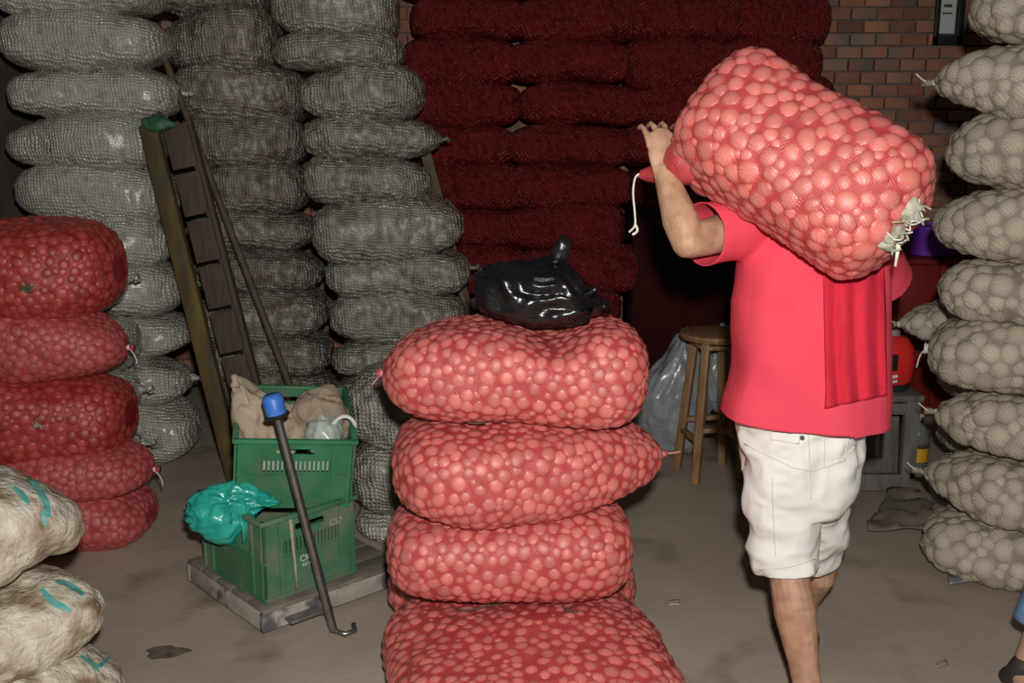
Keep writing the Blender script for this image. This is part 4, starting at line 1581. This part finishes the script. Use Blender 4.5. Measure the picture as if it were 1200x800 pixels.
def bag_pull(co):
    co = co.copy()
    k = np.exp(-((co[:, 0] - 0.045) / 0.05) ** 2)
    co[:, 2] += 0.02 * k * (co[:, 2] > 0)
    co[:, 2] -= 0.22 * co[:, 0] * (co[:, 2] > 0)      # falls away to the right
    co[:, 2] = np.where(co[:, 2] < -0.06, -0.06 + (co[:, 2] + 0.06) * 0.5, co[:, 2])
    co[:, 0] += 0.12 * co[:, 2] * 0
    return co


crumple('bag_body', 'plastic_black', bb, (0.155, 0.12, 0.085), 61, amp=0.22, crease=0.13, pull=bag_pull)
t = MB()
kp = lambda px, py, Y=2.76: P(px, py, Y) - bagc
t.tube([kp(648, 335), kp(652, 318), kp(655, 308)], [0.035, 0.018, 0.013], n=12)
t.tube([kp(655, 310), kp(655, 298), kp(660, 288), kp(663, 278)], [0.014, 0.026, 0.027, 0.018], n=12, flat=0.35, up=(0, 1, 0))
k_ = t.build('knot', 'plastic_black', bb, 180)
displace(k_.data, lambda co, no: co + no * (vnoise(co * 60, 71) * 0.005)[:, None])
t = MB()
t.tube([kp(690, 345, 2.68), kp(698, 338, 2.67), kp(701, 341, 2.67)], [0.014, 0.008, 0.005], n=8)
t.build('bag_ear', 'plastic_black', bb, 180)

# ================================================================== TROLLEY, CRATES
tA, tB_, tD = G(309, 749), G(458, 694), G(244, 686)
ex = (tB_ - tA); wid = 0.56; ex = ex.normalized()
ey = Vector((-ex.y, ex.x, 0)); dep = 0.54
yawT = math.atan2(ex.y, ex.x)
tr = thing('platform_trolley', 'low worn platform trolley with a steel pull handle under the green crates', 'trolley', (tA.x, tA.y, 0), (0, 0, yawT))
th, tz = 0.062, 0.020
npl = 5
for k in range(npl):
    w_ = dep / npl
    MB().box((wid / 2, (k + 0.5) * w_, tz + th + 0.006), (wid - 0.012, w_ - 0.004, 0.016), bev=0.002).build('deck_plank', 'trolley_wood', tr)
MB().box((wid / 2, 0.012, tz + th / 2), (wid, 0.022, th), bev=0.003).build('front_rail', 'trolley_edge', tr)
MB().box((wid / 2, dep - 0.012, tz + th / 2), (wid, 0.022, th), bev=0.003).build('rear_rail', 'trolley_edge', tr)
for x in (0.012, wid - 0.012):
    MB().box((x, dep / 2, tz + th / 2), (0.022, dep - 0.05, th), bev=0.003).build('side_rail', 'trolley_edge', tr)
for x in (0.07, wid - 0.07):
    for y in (0.07, dep - 0.07):
        MB().lathe([(0.022, -0.012), (0.026, -0.008), (0.026, 0.008), (0.022, 0.012)], 16, (x, y, 0.026), Matrix.Rotation(PI / 2, 3, 'Y')).build('wheel', 'plastic_dark', tr)
iT = Matrix.Translation(-Vector((tA.x, tA.y, 0)))
Rt = Matrix.Rotation(-yawT, 4, 'Z')
TL = lambda p: Rt @ (iT @ p)
hb0 = TL(G(391, 738, 0.03))
ht = TL(P(318, 462, 2.98))
MB().tube([hb0, hb0.lerp(ht, 0.94)], 0.0135, n=16).build('handle_pole', 'steel_dark', tr)
hg = MB()
dg_ = (ht - hb0).normalized()
hg.tube([hb0.lerp(ht, 0.92), hb0.lerp(ht, 0.985), hb0.lerp(ht, 1.0)], [0.031, 0.032, 0.024], n=20)
gr = hg.build('handle_grip', 'grip_blue', tr, 60)
gr['label'] = 'bright blue plastic grip'
MB().lathe([(0.036, -0.006), (0.040, 0), (0.036, 0.006)], 16, hb0.lerp(ht, 0.915), dg_.to_track_quat('Z', 'Y').to_matrix()).build('grip_collar', 'plastic_dark', gr, 60)
MB().box((hb0.x - 0.01, -0.022, 0.045), (0.16, 0.045, 0.012), bev=0.003).box((hb0.x + 0.03, -0.012, 0.055), (0.012, 0.05, 0.05), bev=0.003).build('handle_bracket', 'steel_grey', tr)
t = MB()
t.tube([hb0, hb0 + Vector((0.02, -0.035, -0.008)), hb0 + Vector((0.055, -0.04, -0.004)), hb0 + Vector((0.065, -0.015, 0.004))], 0.008, n=8)
t.build('hook', 'steel_dark', tr, 180)


def crate(name, label, w, d, h, m, M, slots=True):
    """open plastic crate: base, four walls with ribs, hand holes and a slotted band, a rim"""
    root = thing(name, label, 'crate', group='green plastic crates on the trolley')
    root.matrix_world = M
    t_ = 0.008
    MB().box((w / 2, d / 2, t_ / 2), (w - 0.012, d - 0.012, t_)).build('crate_base', m, root)
    for s, (nm) in enumerate(('front_wall', 'rear_wall', 'side_wall', 'side_wall')):
        L_ = w if s < 2 else d
        mb = MB()

        def bx(a0, a1, z0, z1, th_=t_, out=0.0):
            c_, l_ = (a0 + a1) / 2, a1 - a0
            zc, hz = (z0 + z1) / 2, z1 - z0
            if s == 0:
                mb.box((c_, t_ / 2 - out, zc), (l_, th_, hz))
            elif s == 1:
                mb.box((c_, d - t_ / 2 + out, zc), (l_, th_, hz))
            elif s == 2:
                mb.box((t_ / 2 - out, c_, zc), (th_, l_, hz))
            else:
                mb.box((w - t_ / 2 + out, c_, zc), (th_, l_, hz))
        hz0, hz1 = h * 0.80, h * 0.88
        sz0, sz1 = h * 0.54, h * 0.71
        hh0, hh1 = L_ * 0.34, L_ * 0.66
        sl0_, sl1_ = L_ * 0.22, L_ * 0.80
        bx(0, L_, 0, sz0)
        bx(0, sl0_, sz0, sz1)
        bx(sl1_, L_, sz0, sz1)
        ns = 15
        for k in range(ns + 1):
            a = sl0_ + (sl1_ - sl0_) * k / ns
            bx(a - 0.0035, a + 0.0035, sz0, sz1)
        bx(0, L_, sz1, hz0)
        bx(0, hh0, hz0, hz1)
        bx(hh1, L_, hz0, hz1)
        bx(0, L_, hz1, h)
        for a in (0.012, L_ * 0.17, L_ * 0.83, L_ - 0.012):
            bx(a - 0.006, a + 0.006, 0.01, h * 0.95, 0.012, 0.004)
        bx(0, L_, h * 0.49, h * 0.515, 0.012, 0.003)
        bx(0, L_, 0.004, 0.018, 0.012, 0.003)
        wl = mb.build(nm, m, root)
        if s == 0 and slots:
            t2 = MB()
            for k in range(ns):
                a = sl0_ + (sl1_ - sl0_) * (k + 0.5) / ns
                t2.box((a, -0.0005, (sz0 + sz1) / 2 + 0.004), (0.006, 0.004, (sz1 - sz0) * 0.8))
            t2.build('worn_slot_band', 'crate_mark', wl)
    rm = MB()
    for a, b_ in (((w / 2, -0.004, h), (w + 0.02, 0.018, 0.016)), ((w / 2, d + 0.004, h), (w + 0.02, 0.018, 0.016)),
                  ((-0.004, d / 2, h), (0.018, d + 0.02, 0.016)), ((w + 0.004, d / 2, h), (0.018, d + 0.02, 0.016))):
        rm.box(a, b_, bev=0.003)
    rm.build('rim', m, root)
    return root


dz0 = tz + th + 0.014
c0 = G(312, 708, dz0)
c1 = G(417, 670, dz0)
yl = math.atan2(c1.y - c0.y, c1.x - c0.x)
wl_, dl_, hl_ = (c1 - c0).length, 0.40, 0.272
M_low = Matrix.Translation(c0) @ Matrix.Rotation(yl, 4, 'Z')
cr1 = crate('plastic_crate', 'scuffed green plastic crate standing on the trolley deck', wl_, dl_, hl_, 'crate_worn', M_low, slots=False)
# printing on the lower crate
def text(parent, s, size, locx, locz, m, y=-0.0085):
    cu = bpy.data.curves.new('lettering', 'FONT')
    cu.body = s
    cu.size = size
    cu.extrude = 0.0006
    o = bpy.data.objects.new('lettering', cu)
    COL.objects.link(o)
    dg = bpy.context.evaluated_depsgraph_get()
    me = bpy.data.meshes.new_from_object(o.evaluated_get(dg))
    bpy.data.objects.remove(o)
    o = link('lettering', me, m, parent)
    o.location = (locx, y, locz)
    o.rotation_euler = (PI / 2, 0, 0)
    return o


fw = [c_ for c_ in cr1.children if c_.name.startswith('front_wall')][0]
text(fw, 'CRFS', 0.030, wl_ * 0.36, hl_ * 0.40, 'print_white')
text(fw, 'ARTES', 0.017, wl_ * 0.38, hl_ * 0.33, 'print_white')
text(fw, 'MTTYCO', 0.034, wl_ * 0.20, hl_ * 0.735, 'print_green_dark')
text(fw, 'C57', 0.030, wl_ * 0.70, hl_ * 0.735, 'crate_mark')
text(fw, 'CB', 0.034, wl_ * 0.26, hl_ * 0.12, 'print_green_dark')
text(fw, 'TL', 0.034, wl_ * 0.74, hl_ * 0.14, 'print_green_dark')
t = MB()
t.tube([Vector((wl_ * 0.27, -0.012, hl_ * 0.98)), Vector((wl_ * 0.29, -0.014, hl_ * 0.5)), Vector((wl_ * 0.31, -0.013, 0.004))], [0.008, 0.006, 0.005], n=6, flat=0.4)
o = t.build('cloth_strip', 'sack_tan', None, 180)
o.matrix_world = M_low
tag(o, 'thin beige strip hanging down the front of the lower green crate', 'strip')

wu, du, hu = 0.375, 0.44, 0.245
f0 = P(277, 516, 3.14)
yu = math.radians(14)
tilt = math.radians(9)
M_up0 = Matrix.Rotation(yu, 4, 'Z') @ Matrix.Rotation(math.radians(5), 4, 'Y') @ Matrix.Rotation(tilt, 4, 'X')
M_up = Matrix.Translation(f0 - M_up0 @ Vector((0, 0, hu))) @ M_up0
cr2 = crate('plastic_crate', 'green plastic crate with a slotted front, tilted on top of the other crate', wu, du, hu, 'crate_green', M_up)
UP = lambda x, y, z: M_up @ Vector((x, y, z))
# what lies in the upper crate
def sack_ear(co):
    co = co.copy()
    k = np.clip(-co[:, 0] / 0.10, 0, 1) ** 1.2 * np.clip((co[:, 2] + 0.04) / 0.10, 0, 1)
    co[:, 2] += 0.155 * k
    co[:, 0] -= 0.055 * k
    co[:, 1] *= 1 - 0.5 * k
    return co


s0 = crumple('crumpled_sack', 'sack_tan', None, (0.10, 0.11, 0.10), 81, amp=0.25, crease=0.09,
             pull=sack_ear)
s0.location = UP(0.125, 0.16, 0.20)
tag(s0, 'crumpled beige sack flopping over the left rim of the upper crate', 'sack')
s1 = crumple('crumpled_sack', 'sack_tan_back', None, (0.105, 0.10, 0.115), 85, amp=0.22, crease=0.08)
s1.location = UP(0.275, 0.20, 0.23)
tag(s1, 'rounded tan bundle bulging at the right inside the upper crate', 'bundle')
mat('plastic_pale', (0.50, 0.56, 0.50), (0.36, 0.42, 0.37), scale=14, rough=0.3, spec=0.6)
s2 = crumple('clear_bag', 'plastic_pale', None, (0.055, 0.06, 0.07), 88, amp=0.2, crease=0.12, sub=4)
s2.location = UP(0.285, 0.075, 0.225)
tag(s2, 'small crinkled clear plastic bag at the front of the upper crate', 'bag')
t = MB()
pts = []
for k in range(13):
    a = math.radians(200 - 170 * k / 12)
    pts.append(UP(0.345 + 0.045 * math.cos(a), 0.06, 0.225 + 0.085 * math.sin(a) * (1 if math.sin(a) > 0 else 0.4)))
t.tube(pts, [0.013] * 12 + [0.008], n=10, flat=0.55)
o = t.build('curved_strap', 'paper_white', None, 180)
tag(o, 'white curved plastic loop sticking up in the upper crate', 'loop')

# teal bag draped over the lower crate's left corner
tc_ = P(268, 598, 3.16)
o = thing('plastic_bag', 'crumpled teal plastic bag draped over the left corner of the lower crate', 'bag', tc_)


def teal_pull(co):
    co = co.copy()
    x = co[:, 0]
    co[:, 2] += 0.05 * np.clip(x / 0.12, -1, 1) * (x > 0)
    co[:, 2] *= np.where(x > 0.02, 1 - 0.6 * np.clip((x - 0.02) / 0.12, 0, 1), 1.0)
    co[:, 2] -= np.where(x > 0.02, 0.0, 0.012)
    return co


crumple('bag_body', 'plastic_teal', o, (0.125, 0.055, 0.078), 93, amp=0.30, crease=0.17, pull=teal_pull)
t = MB()
t.tube([Vector((0.06, -0.03, 0.0)), Vector((0.065, -0.05, -0.04)), Vector((0.06, -0.055, -0.085))], [0.03, 0.022, 0.01], n=10, flat=0.4)
k_ = t.build('bag_corner', 'plastic_teal', o, 180)
displace(k_.data, lambda co, no: co + no * (vnoise(co * 50, 72) * 0.006)[:, None])

# ================================================================== LADDER, POLE, PLANK
la0, la1 = P(174, 146, 4.50), G(280, 574)
lb0, lb1 = P(207, 142, 4.52), G(318, 566)
ld = thing('wooden_ladder', 'narrow dark wooden ladder with ochre rail leaning between the sack stacks', 'ladder', (la1.x, la1.y, 0))
OL = Vector((la1.x, la1.y, 0))


def beam(a, b, w, d, name, m, parent, off, face=Vector((0, -1, 0))):
    a, b = Vector(a) - off, Vector(b) - off
    z = (b - a).normalized()
    y = (face - z * face.dot(z)).normalized()
    x = y.cross(z)
    R = Matrix((x, y, z)).transposed()
    return MB().box((a + b) / 2, (w, d, (b - a).length), rot=R, bev=0.004).build(name, m, parent)


beam(la0, la1, 0.075, 0.05, 'ladder_rail', 'wood_ochre', ld, OL)
beam(lb0 + Vector((0.04, 0.03, 0)), lb1 + Vector((0.04, 0.03, 0)), 0.035, 0.05, 'ladder_rail', 'wood_dark', ld, OL)
nb_ = 8
for k in range(nb_):
    f0_, f1_ = k / nb_ + 0.006, (k + 1) / nb_ - 0.006
    m0 = (la0.lerp(la1, f0_) + lb0.lerp(lb1, f0_) + Vector((0.055, 0.02, 0))) / 2
    m1 = (la0.lerp(la1, f1_) + lb0.lerp(lb1, f1_) + Vector((0.055, 0.02, 0))) / 2
    beam(m0 + Vector((0.02, 0, 0)), m1 + Vector((0.02, 0, 0)), 0.11, 0.018, 'step_board', 'wood_dark', ld, OL)
t = MB()
a = la0 - OL + Vector((0.05, -0.03, 0.0))
t.tube([a + Vector((-0.03, 0, 0)), a + Vector((-0.02, 0, 0.04)), a + Vector((0.01, 0, 0.055)), a + Vector((0.04, 0, 0.03)), a + Vector((0.045, 0, -0.01))], 0.004, n=6)
t.build('wire_loop', 'steel_dark', ld, 180)
g = crumple('rag', 'fibre_green', ld, (0.06, 0.03, 0.028), 97, amp=0.3, crease=0.15, sub=3)
g.location = a

pa, pb = P(183, 42, 4.88), G(378, 552)
po = MB()
po.tube([pa, pa.lerp(pb, 0.5), pb + Vector((0, 0, 0.006))], [0.015, 0.017, 0.017], n=12)
o = po.build('wooden_pole', 'wood_pole', None, 60)
tag(o, 'long thin brown pole leaning against the brownish sack stack', 'pole')
pl = thing('wooden_plank', 'narrow wooden plank leaning between the grey-green stack and the crimson sacks', 'plank', (0, 0, 0))
a0_, a1_ = P(497, 172, 5.22), G(585, 500)
pl.location = (a1_.x, a1_.y, 0)
beam(a0_, a1_, 0.055, 0.03, 'board', 'wood_pole', pl, Vector((a1_.x, a1_.y, 0)))
beam(a0_ + Vector((-0.008, -0.02, -0.1)), a1_ + Vector((-0.008, -0.02, 0.1)), 0.016, 0.012, 'batten', 'wood_grey', pl, Vector((a1_.x, a1_.y, 0)))

# ================================================================== STOOL AND GREY PLASTIC BAG
sc0 = G(836, 545)
sc0 = Vector((P(838, 392, 4.58).x, 4.58, 0))
stl = thing('wooden_stool', 'round-seated brown wooden stool standing behind the man', 'stool', sc0, (0, 0, math.radians(12)))
zs = P(838, 388, 4.58).z
MB().lathe([(0.14, zs - 0.034), (0.156, zs - 0.03), (0.163, zs - 0.016), (0.158, zs - 0.004), (0.14, zs)], 36).build('seat', 'wood_stool', stl)
tops, feet = [], []
for k in range(4):
    a = math.radians(45 + 90 * k)
    tp_ = Vector((0.095 * math.cos(a), 0.095 * math.sin(a), zs - 0.034))
    ft = Vector((0.165 * math.cos(a), 0.165 * math.sin(a), 0))
    tops.append(tp_); feet.append(ft)
    d_ = (ft - tp_).normalized()
    R = d_.to_track_quat('Z', 'Y').to_matrix()
    MB().box((tp_ + ft) / 2, (0.036, 0.036, (ft - tp_).length), rot=R, bev=0.004).build('leg', 'wood_stool', stl)
for k in range(4):
    f = 0.70 if k % 2 else 0.62
    a, b = tops[k].lerp(feet[k], f), tops[(k + 1) % 4].lerp(feet[(k + 1) % 4], f)
    R = (b - a).to_track_quat('Z', 'Y').to_matrix()
    MB().box((a + b) / 2, (0.028, 0.022, (b - a).length), rot=R, bev=0.003).build('stretcher', 'wood_stool', stl)
    a, b = tops[k].lerp(feet[k], 0.04), tops[(k + 1) % 4].lerp(feet[(k + 1) % 4], 0.04)
    R = (b - a).to_track_quat('Z', 'Y').to_matrix()
    MB().box((a + b) / 2, (0.05, 0.018, (b - a).length), rot=R, bev=0.003).build('apron', 'wood_stool', stl)

gb = P(783, 490, 4.92)
o = thing('plastic_sack', 'grey translucent plastic sack slumped behind the wooden stool', 'bag', (gb.x, gb.y, 0))


def grey_pull(co):
    co = co.copy()
    co[:, 2] = np.maximum(co[:, 2], -0.255)
    k = np.clip((co[:, 2] - 0.06) / 0.24, 0, 1)
    co[:, 0] = co[:, 0] * (1 - 0.75 * k) + 0.06 * k
    co[:, 2] += 0.10 * k
    return co


g = crumple('bag_body', 'plastic_clear_grey', o, (0.17, 0.13, 0.27), 103, amp=0.18, crease=0.10, pull=grey_pull)
g.location = (0.02, 0, 0.26)
g = crumple('bag_fold', 'plastic_clear_grey', o, (0.09, 0.06, 0.19), 107, amp=0.2, crease=0.14)
g.location = (0.27, 0.02, 0.42)

# ================================================================== BENCH, RED JUG, BOTTLE, COUNTER, TUB
bc = Vector((P(1020, 500, 4.40).x, 4.42, 0))
bn = thing('wooden_bench', 'small grey wooden bench half hidden behind the man', 'bench', bc)
zt = 0.46
MB().box((0, 0, zt - 0.014), (0.36, 0.30, 0.028), bev=0.004).build('bench_top', 'wood_grey', bn)
for sx in (-1, 1):
    for sy in (-1, 1):
        MB().box((sx * 0.14, sy * 0.115, (zt - 0.028) / 2), (0.062, 0.045, zt - 0.028), bev=0.004).build('leg', 'wood_grey', bn)
for sy in (-1, 1):
    MB().box((0, sy * 0.115, 0.06), (0.23, 0.03, 0.075), bev=0.003).build('lower_rail', 'wood_grey', bn)
    MB().box((0, sy * 0.115, zt - 0.065), (0.23, 0.022, 0.05), bev=0.003).build('apron', 'wood_grey', bn)
jc = Vector((P(1046, 430, 4.36).x, 4.40, zt))
jg = thing('red_jug', 'bright red plastic can with a dark recess on the grey bench', 'can', jc)
b = MB()
b.loft([ring(0, 0, z, hx, hy, n=28, e=3.2) for z, hx, hy in ((0.03, .075, .065), (0.045, .092, .075), (0.09, .098, .08), (0.15, .098, .08), (0.20, .09, .075), (0.235, .065, .055), (0.245, .04, .035))])
b.build('can_body', 'plastic_red', jg, 50)
MB().loft([ring(0, 0, z, hx, hy, n=28, e=3) for z, hx, hy in ((0.0, .075, .065), (0.012, .082, .07), (0.035, .078, .066))]).build('can_base', 'plastic_dark', jg, 50)
MB().lathe([(0.036, 0.24), (0.036, 0.262), (0.03, 0.27)], 18).build('cap', 'plastic_grey', jg, 50)
MB().box((-0.02, -0.078, 0.135), (0.055, 0.012, 0.075), bev=0.005).build('recess', 'plastic_dark', jg)
MB().box((-0.02, -0.080, 0.072), (0.06, 0.008, 0.014), rot=Matrix.Rotation(-0.15, 3, 'Y'), bev=0.002).build('label_strip', 'paper_white', jg)
MB().box((-0.015, -0.080, 0.050), (0.05, 0.006, 0.012), rot=Matrix.Rotation(-0.15, 3, 'Y'), bev=0.002).build('label_strip', 'paper_white', jg)

btc = G(1073, 545)
btc = Vector((btc.x, btc.y, 0))
bt = thing('bottle', 'clear bottle with a yellow label on the floor by the tan sacks', 'bottle', btc)
MB().lathe([(0.045, 0), (0.052, 0.006), (0.052, 0.15), (0.046, 0.18), (0.022, 0.215), (0.018, 0.235)], 20).build('glass_body', 'bottle_clear', bt, 50)
MB().lathe([(0.0535, 0.03), (0.0535, 0.115)], 20).build('label_band', 'label_yellow', bt, 50)
MB().lathe([(0.0545, 0.098), (0.0545, 0.115)], 20).build('label_stripe', 'label_dark', bt, 50)
MB().lathe([(0.021, 0.232), (0.021, 0.252), (0.018, 0.256)], 16).build('cap', 'paper_white', bt, 50)

ca, cb_ = P(1010, 310, 5.55), P(1150, 302, 5.55)
ch = P(1090, 303, 5.55).z
ctr = thing('counter', 'dark red painted counter against the back, right of the man', 'counter', ((ca.x + cb_.x) / 2, 5.80, 0))
cw = cb_.x - ca.x
for k in range(3):
    MB().box((-cw / 2 + cw * (k + .5) / 3, -0.24, ch / 2 - 0.01), (cw / 3 - 0.006, 0.02, ch - 0.05), bev=0.004).build('front_panel', 'paint_dark_red', ctr)
MB().box((0, 0, ch / 2 - 0.015), (cw - 0.01, 0.46, ch - 0.03), bev=0.004).build('carcass', 'paint_dark_red', ctr)
MB().box((0, -0.01, ch - 0.015), (cw + 0.03, 0.54, 0.03), bev=0.006).build('counter_top', 'paint_dark_red', ctr)
tbc = Vector((P(1097, 300, 5.68).x, 5.72, ch))
tb_ = thing('plastic_tub', 'purple plastic tub on top of the dark red counter', 'tub', tbc)
zt_ = 0.17
MB().lathe([(0.105, 0), (0.125, 0.006), (0.150, zt_ - 0.02), (0.146, zt_ - 0.02), (0.12, 0.014), (0.02, 0.012)], 28).build('tub_body', 'plastic_purple', tb_, 50)
MB().lathe([(0.150, zt_ - 0.022), (0.165, zt_ - 0.018), (0.165, zt_ - 0.004), (0.148, zt_ - 0.002), (0.144, zt_ - 0.012)], 28).build('rim', 'plastic_purple', tb_, 50)

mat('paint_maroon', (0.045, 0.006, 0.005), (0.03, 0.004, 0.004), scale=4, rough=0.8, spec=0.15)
cz = 5 * RH - 0.004
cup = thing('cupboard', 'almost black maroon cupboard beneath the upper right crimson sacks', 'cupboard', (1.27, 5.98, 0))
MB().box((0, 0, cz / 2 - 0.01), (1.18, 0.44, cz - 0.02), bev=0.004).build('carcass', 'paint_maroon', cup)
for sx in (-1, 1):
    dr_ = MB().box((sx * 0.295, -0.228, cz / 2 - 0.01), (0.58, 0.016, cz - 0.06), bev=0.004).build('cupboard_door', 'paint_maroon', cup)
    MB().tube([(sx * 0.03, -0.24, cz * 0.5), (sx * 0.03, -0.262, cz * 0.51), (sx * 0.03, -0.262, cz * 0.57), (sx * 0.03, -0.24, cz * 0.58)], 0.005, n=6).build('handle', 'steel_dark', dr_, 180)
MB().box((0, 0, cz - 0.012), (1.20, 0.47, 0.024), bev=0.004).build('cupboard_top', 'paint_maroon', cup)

# ================================================================== PICTURE FRAME ON THE BRICKS
fc = P(1113, 20, BACK - 0.04)
w_, z0_, z1_ = 0.178, P(1113, 53, BACK - 0.04).z, P(1113, -30, BACK - 0.04).z
fr = thing('picture_frame', 'narrow black frame with a white notice hanging on the brick wall', 'picture frame', (fc.x, BACK - 0.035, z0_))
hgt_ = z1_ - z0_
MB().box((-w_ / 2 + 0.014, 0, hgt_ / 2), (0.028, 0.03, hgt_), bev=0.003).build('frame_stile', 'plastic_dark', fr)
MB().box((w_ / 2 - 0.02, 0, hgt_ / 2), (0.04, 0.03, hgt_), bev=0.003).build('frame_stile', 'plastic_dark', fr)
for z in (0.028, hgt_ - 0.028):
    MB().box((0, 0, z), (w_, 0.03, 0.056), bev=0.003).build('frame_rail', 'plastic_dark', fr)
MB().box((0, 0.008, hgt_ / 2), (w_ - 0.01, 0.01, hgt_ - 0.01)).build('backing', 'print_black', fr)
nt_ = MB().box((-0.012, 0.0, hgt_ / 2 + 0.005), (0.098, 0.004, hgt_ - 0.13)).build('notice', 'paper_white', fr)
for k, (zz, ww) in enumerate([(0.19, 0.06), (0.235, 0.05), (0.30, 0.07), (0.345, 0.06), (0.40, 0.065)]):
    if zz < hgt_ - 0.07:
        MB().box((-0.015, -0.003, zz), (ww, 0.002, 0.010 if k != 1 else 0.018)).build('printed_line', 'print_black', nt_)

# ================================================================== LITTER
def sheet(name, pts, m, label, cat, amp=0.01, seed=1, n=16, lift=0.012):
    a, b, c_, d_ = [Vector(p) for p in pts]
    vs = []
    for j in range(n):
        for i in range(n):
            f, g_ = i / (n - 1), j / (n - 1)
            p = a.lerp(b, f).lerp(d_.lerp(c_, f), g_)
            w = 1 + 0.06 * math.sin(7 * f + 3 * g_)
            vs.append(p * 1)
    co = np.array([v[:] for v in vs])
    co[:, 2] += lift + amp * (vnoise(co * 9, seed) + 0.6 * (1 - 2 * np.abs(vnoise(co * 14, seed + 1))))
    co[:, 0] += 0.02 * vnoise(co * 8, seed + 3)
    co[:, 1] += 0.03 * vnoise(co * 8, seed + 4)
    co[:, 2] = np.maximum(co[:, 2], 0.002)
    fs = [(j * n + i, j * n + i + 1, (j + 1) * n + i + 1, (j + 1) * n + i) for j in range(n - 1) for i in range(n - 1)]
    me = bpy.data.meshes.new(name)
    me.from_pydata([tuple(x) for x in co], [], fs)
    me.polygons.foreach_set('use_smooth', [True] * len(me.polygons))
    o = link(name, me, m)
    s = o.modifiers.new('thickness', 'SOLIDIFY')
    s.thickness = 0.004
    s.offset = 1
    return tag(o, label, cat)


sheet('empty_sack', [G(1018, 628), G(1092, 632), G(1100, 585), G(1040, 583)], 'cardboard', 'flattened brown empty sack on the floor in front of the grey bench', 'sack', amp=0.035, seed=5, lift=0.03)
sheet('paper_scrap', [G(1113, 690), G(1142, 688), G(1138, 678), G(1116, 680)], 'plastic_clear_grey', 'small crumpled white and grey wrapper on the floor by the right stack', 'wrapper', amp=0.012, seed=8, n=10)
sheet('paper_scrap', [G(1094, 781), G(1112, 780), G(1110, 776), G(1096, 777)], 'sack_tan', 'tiny pale scrap on the bare floor near the right edge', 'scrap', amp=0.002, seed=9, n=6, lift=0.003)
sheet('paper_scrap', [G(788, 710), G(802, 711), G(801, 706), G(789, 706)], 'sack_tan', 'tiny pale scrap on the bare floor right of the front stack', 'scrap', amp=0.002, seed=10, n=6, lift=0.003)

# dark dry stalk caught in the net of the broad bottom sack
uu = np.array([-0.30, -0.26, -0.28, -0.32, -0.33]); vv = np.array([1.95, 1.85, 1.72, 1.58, 1.45])
p, n, _ = frame_at(S4, uu, vv)
t = MB()
t.cord([Vector(a) + Vector(b) * 0.009 for a, b in zip(p, n)], 0.003, n=6)
t.build('dry_stalk', 'wood_dark', r4, 180)
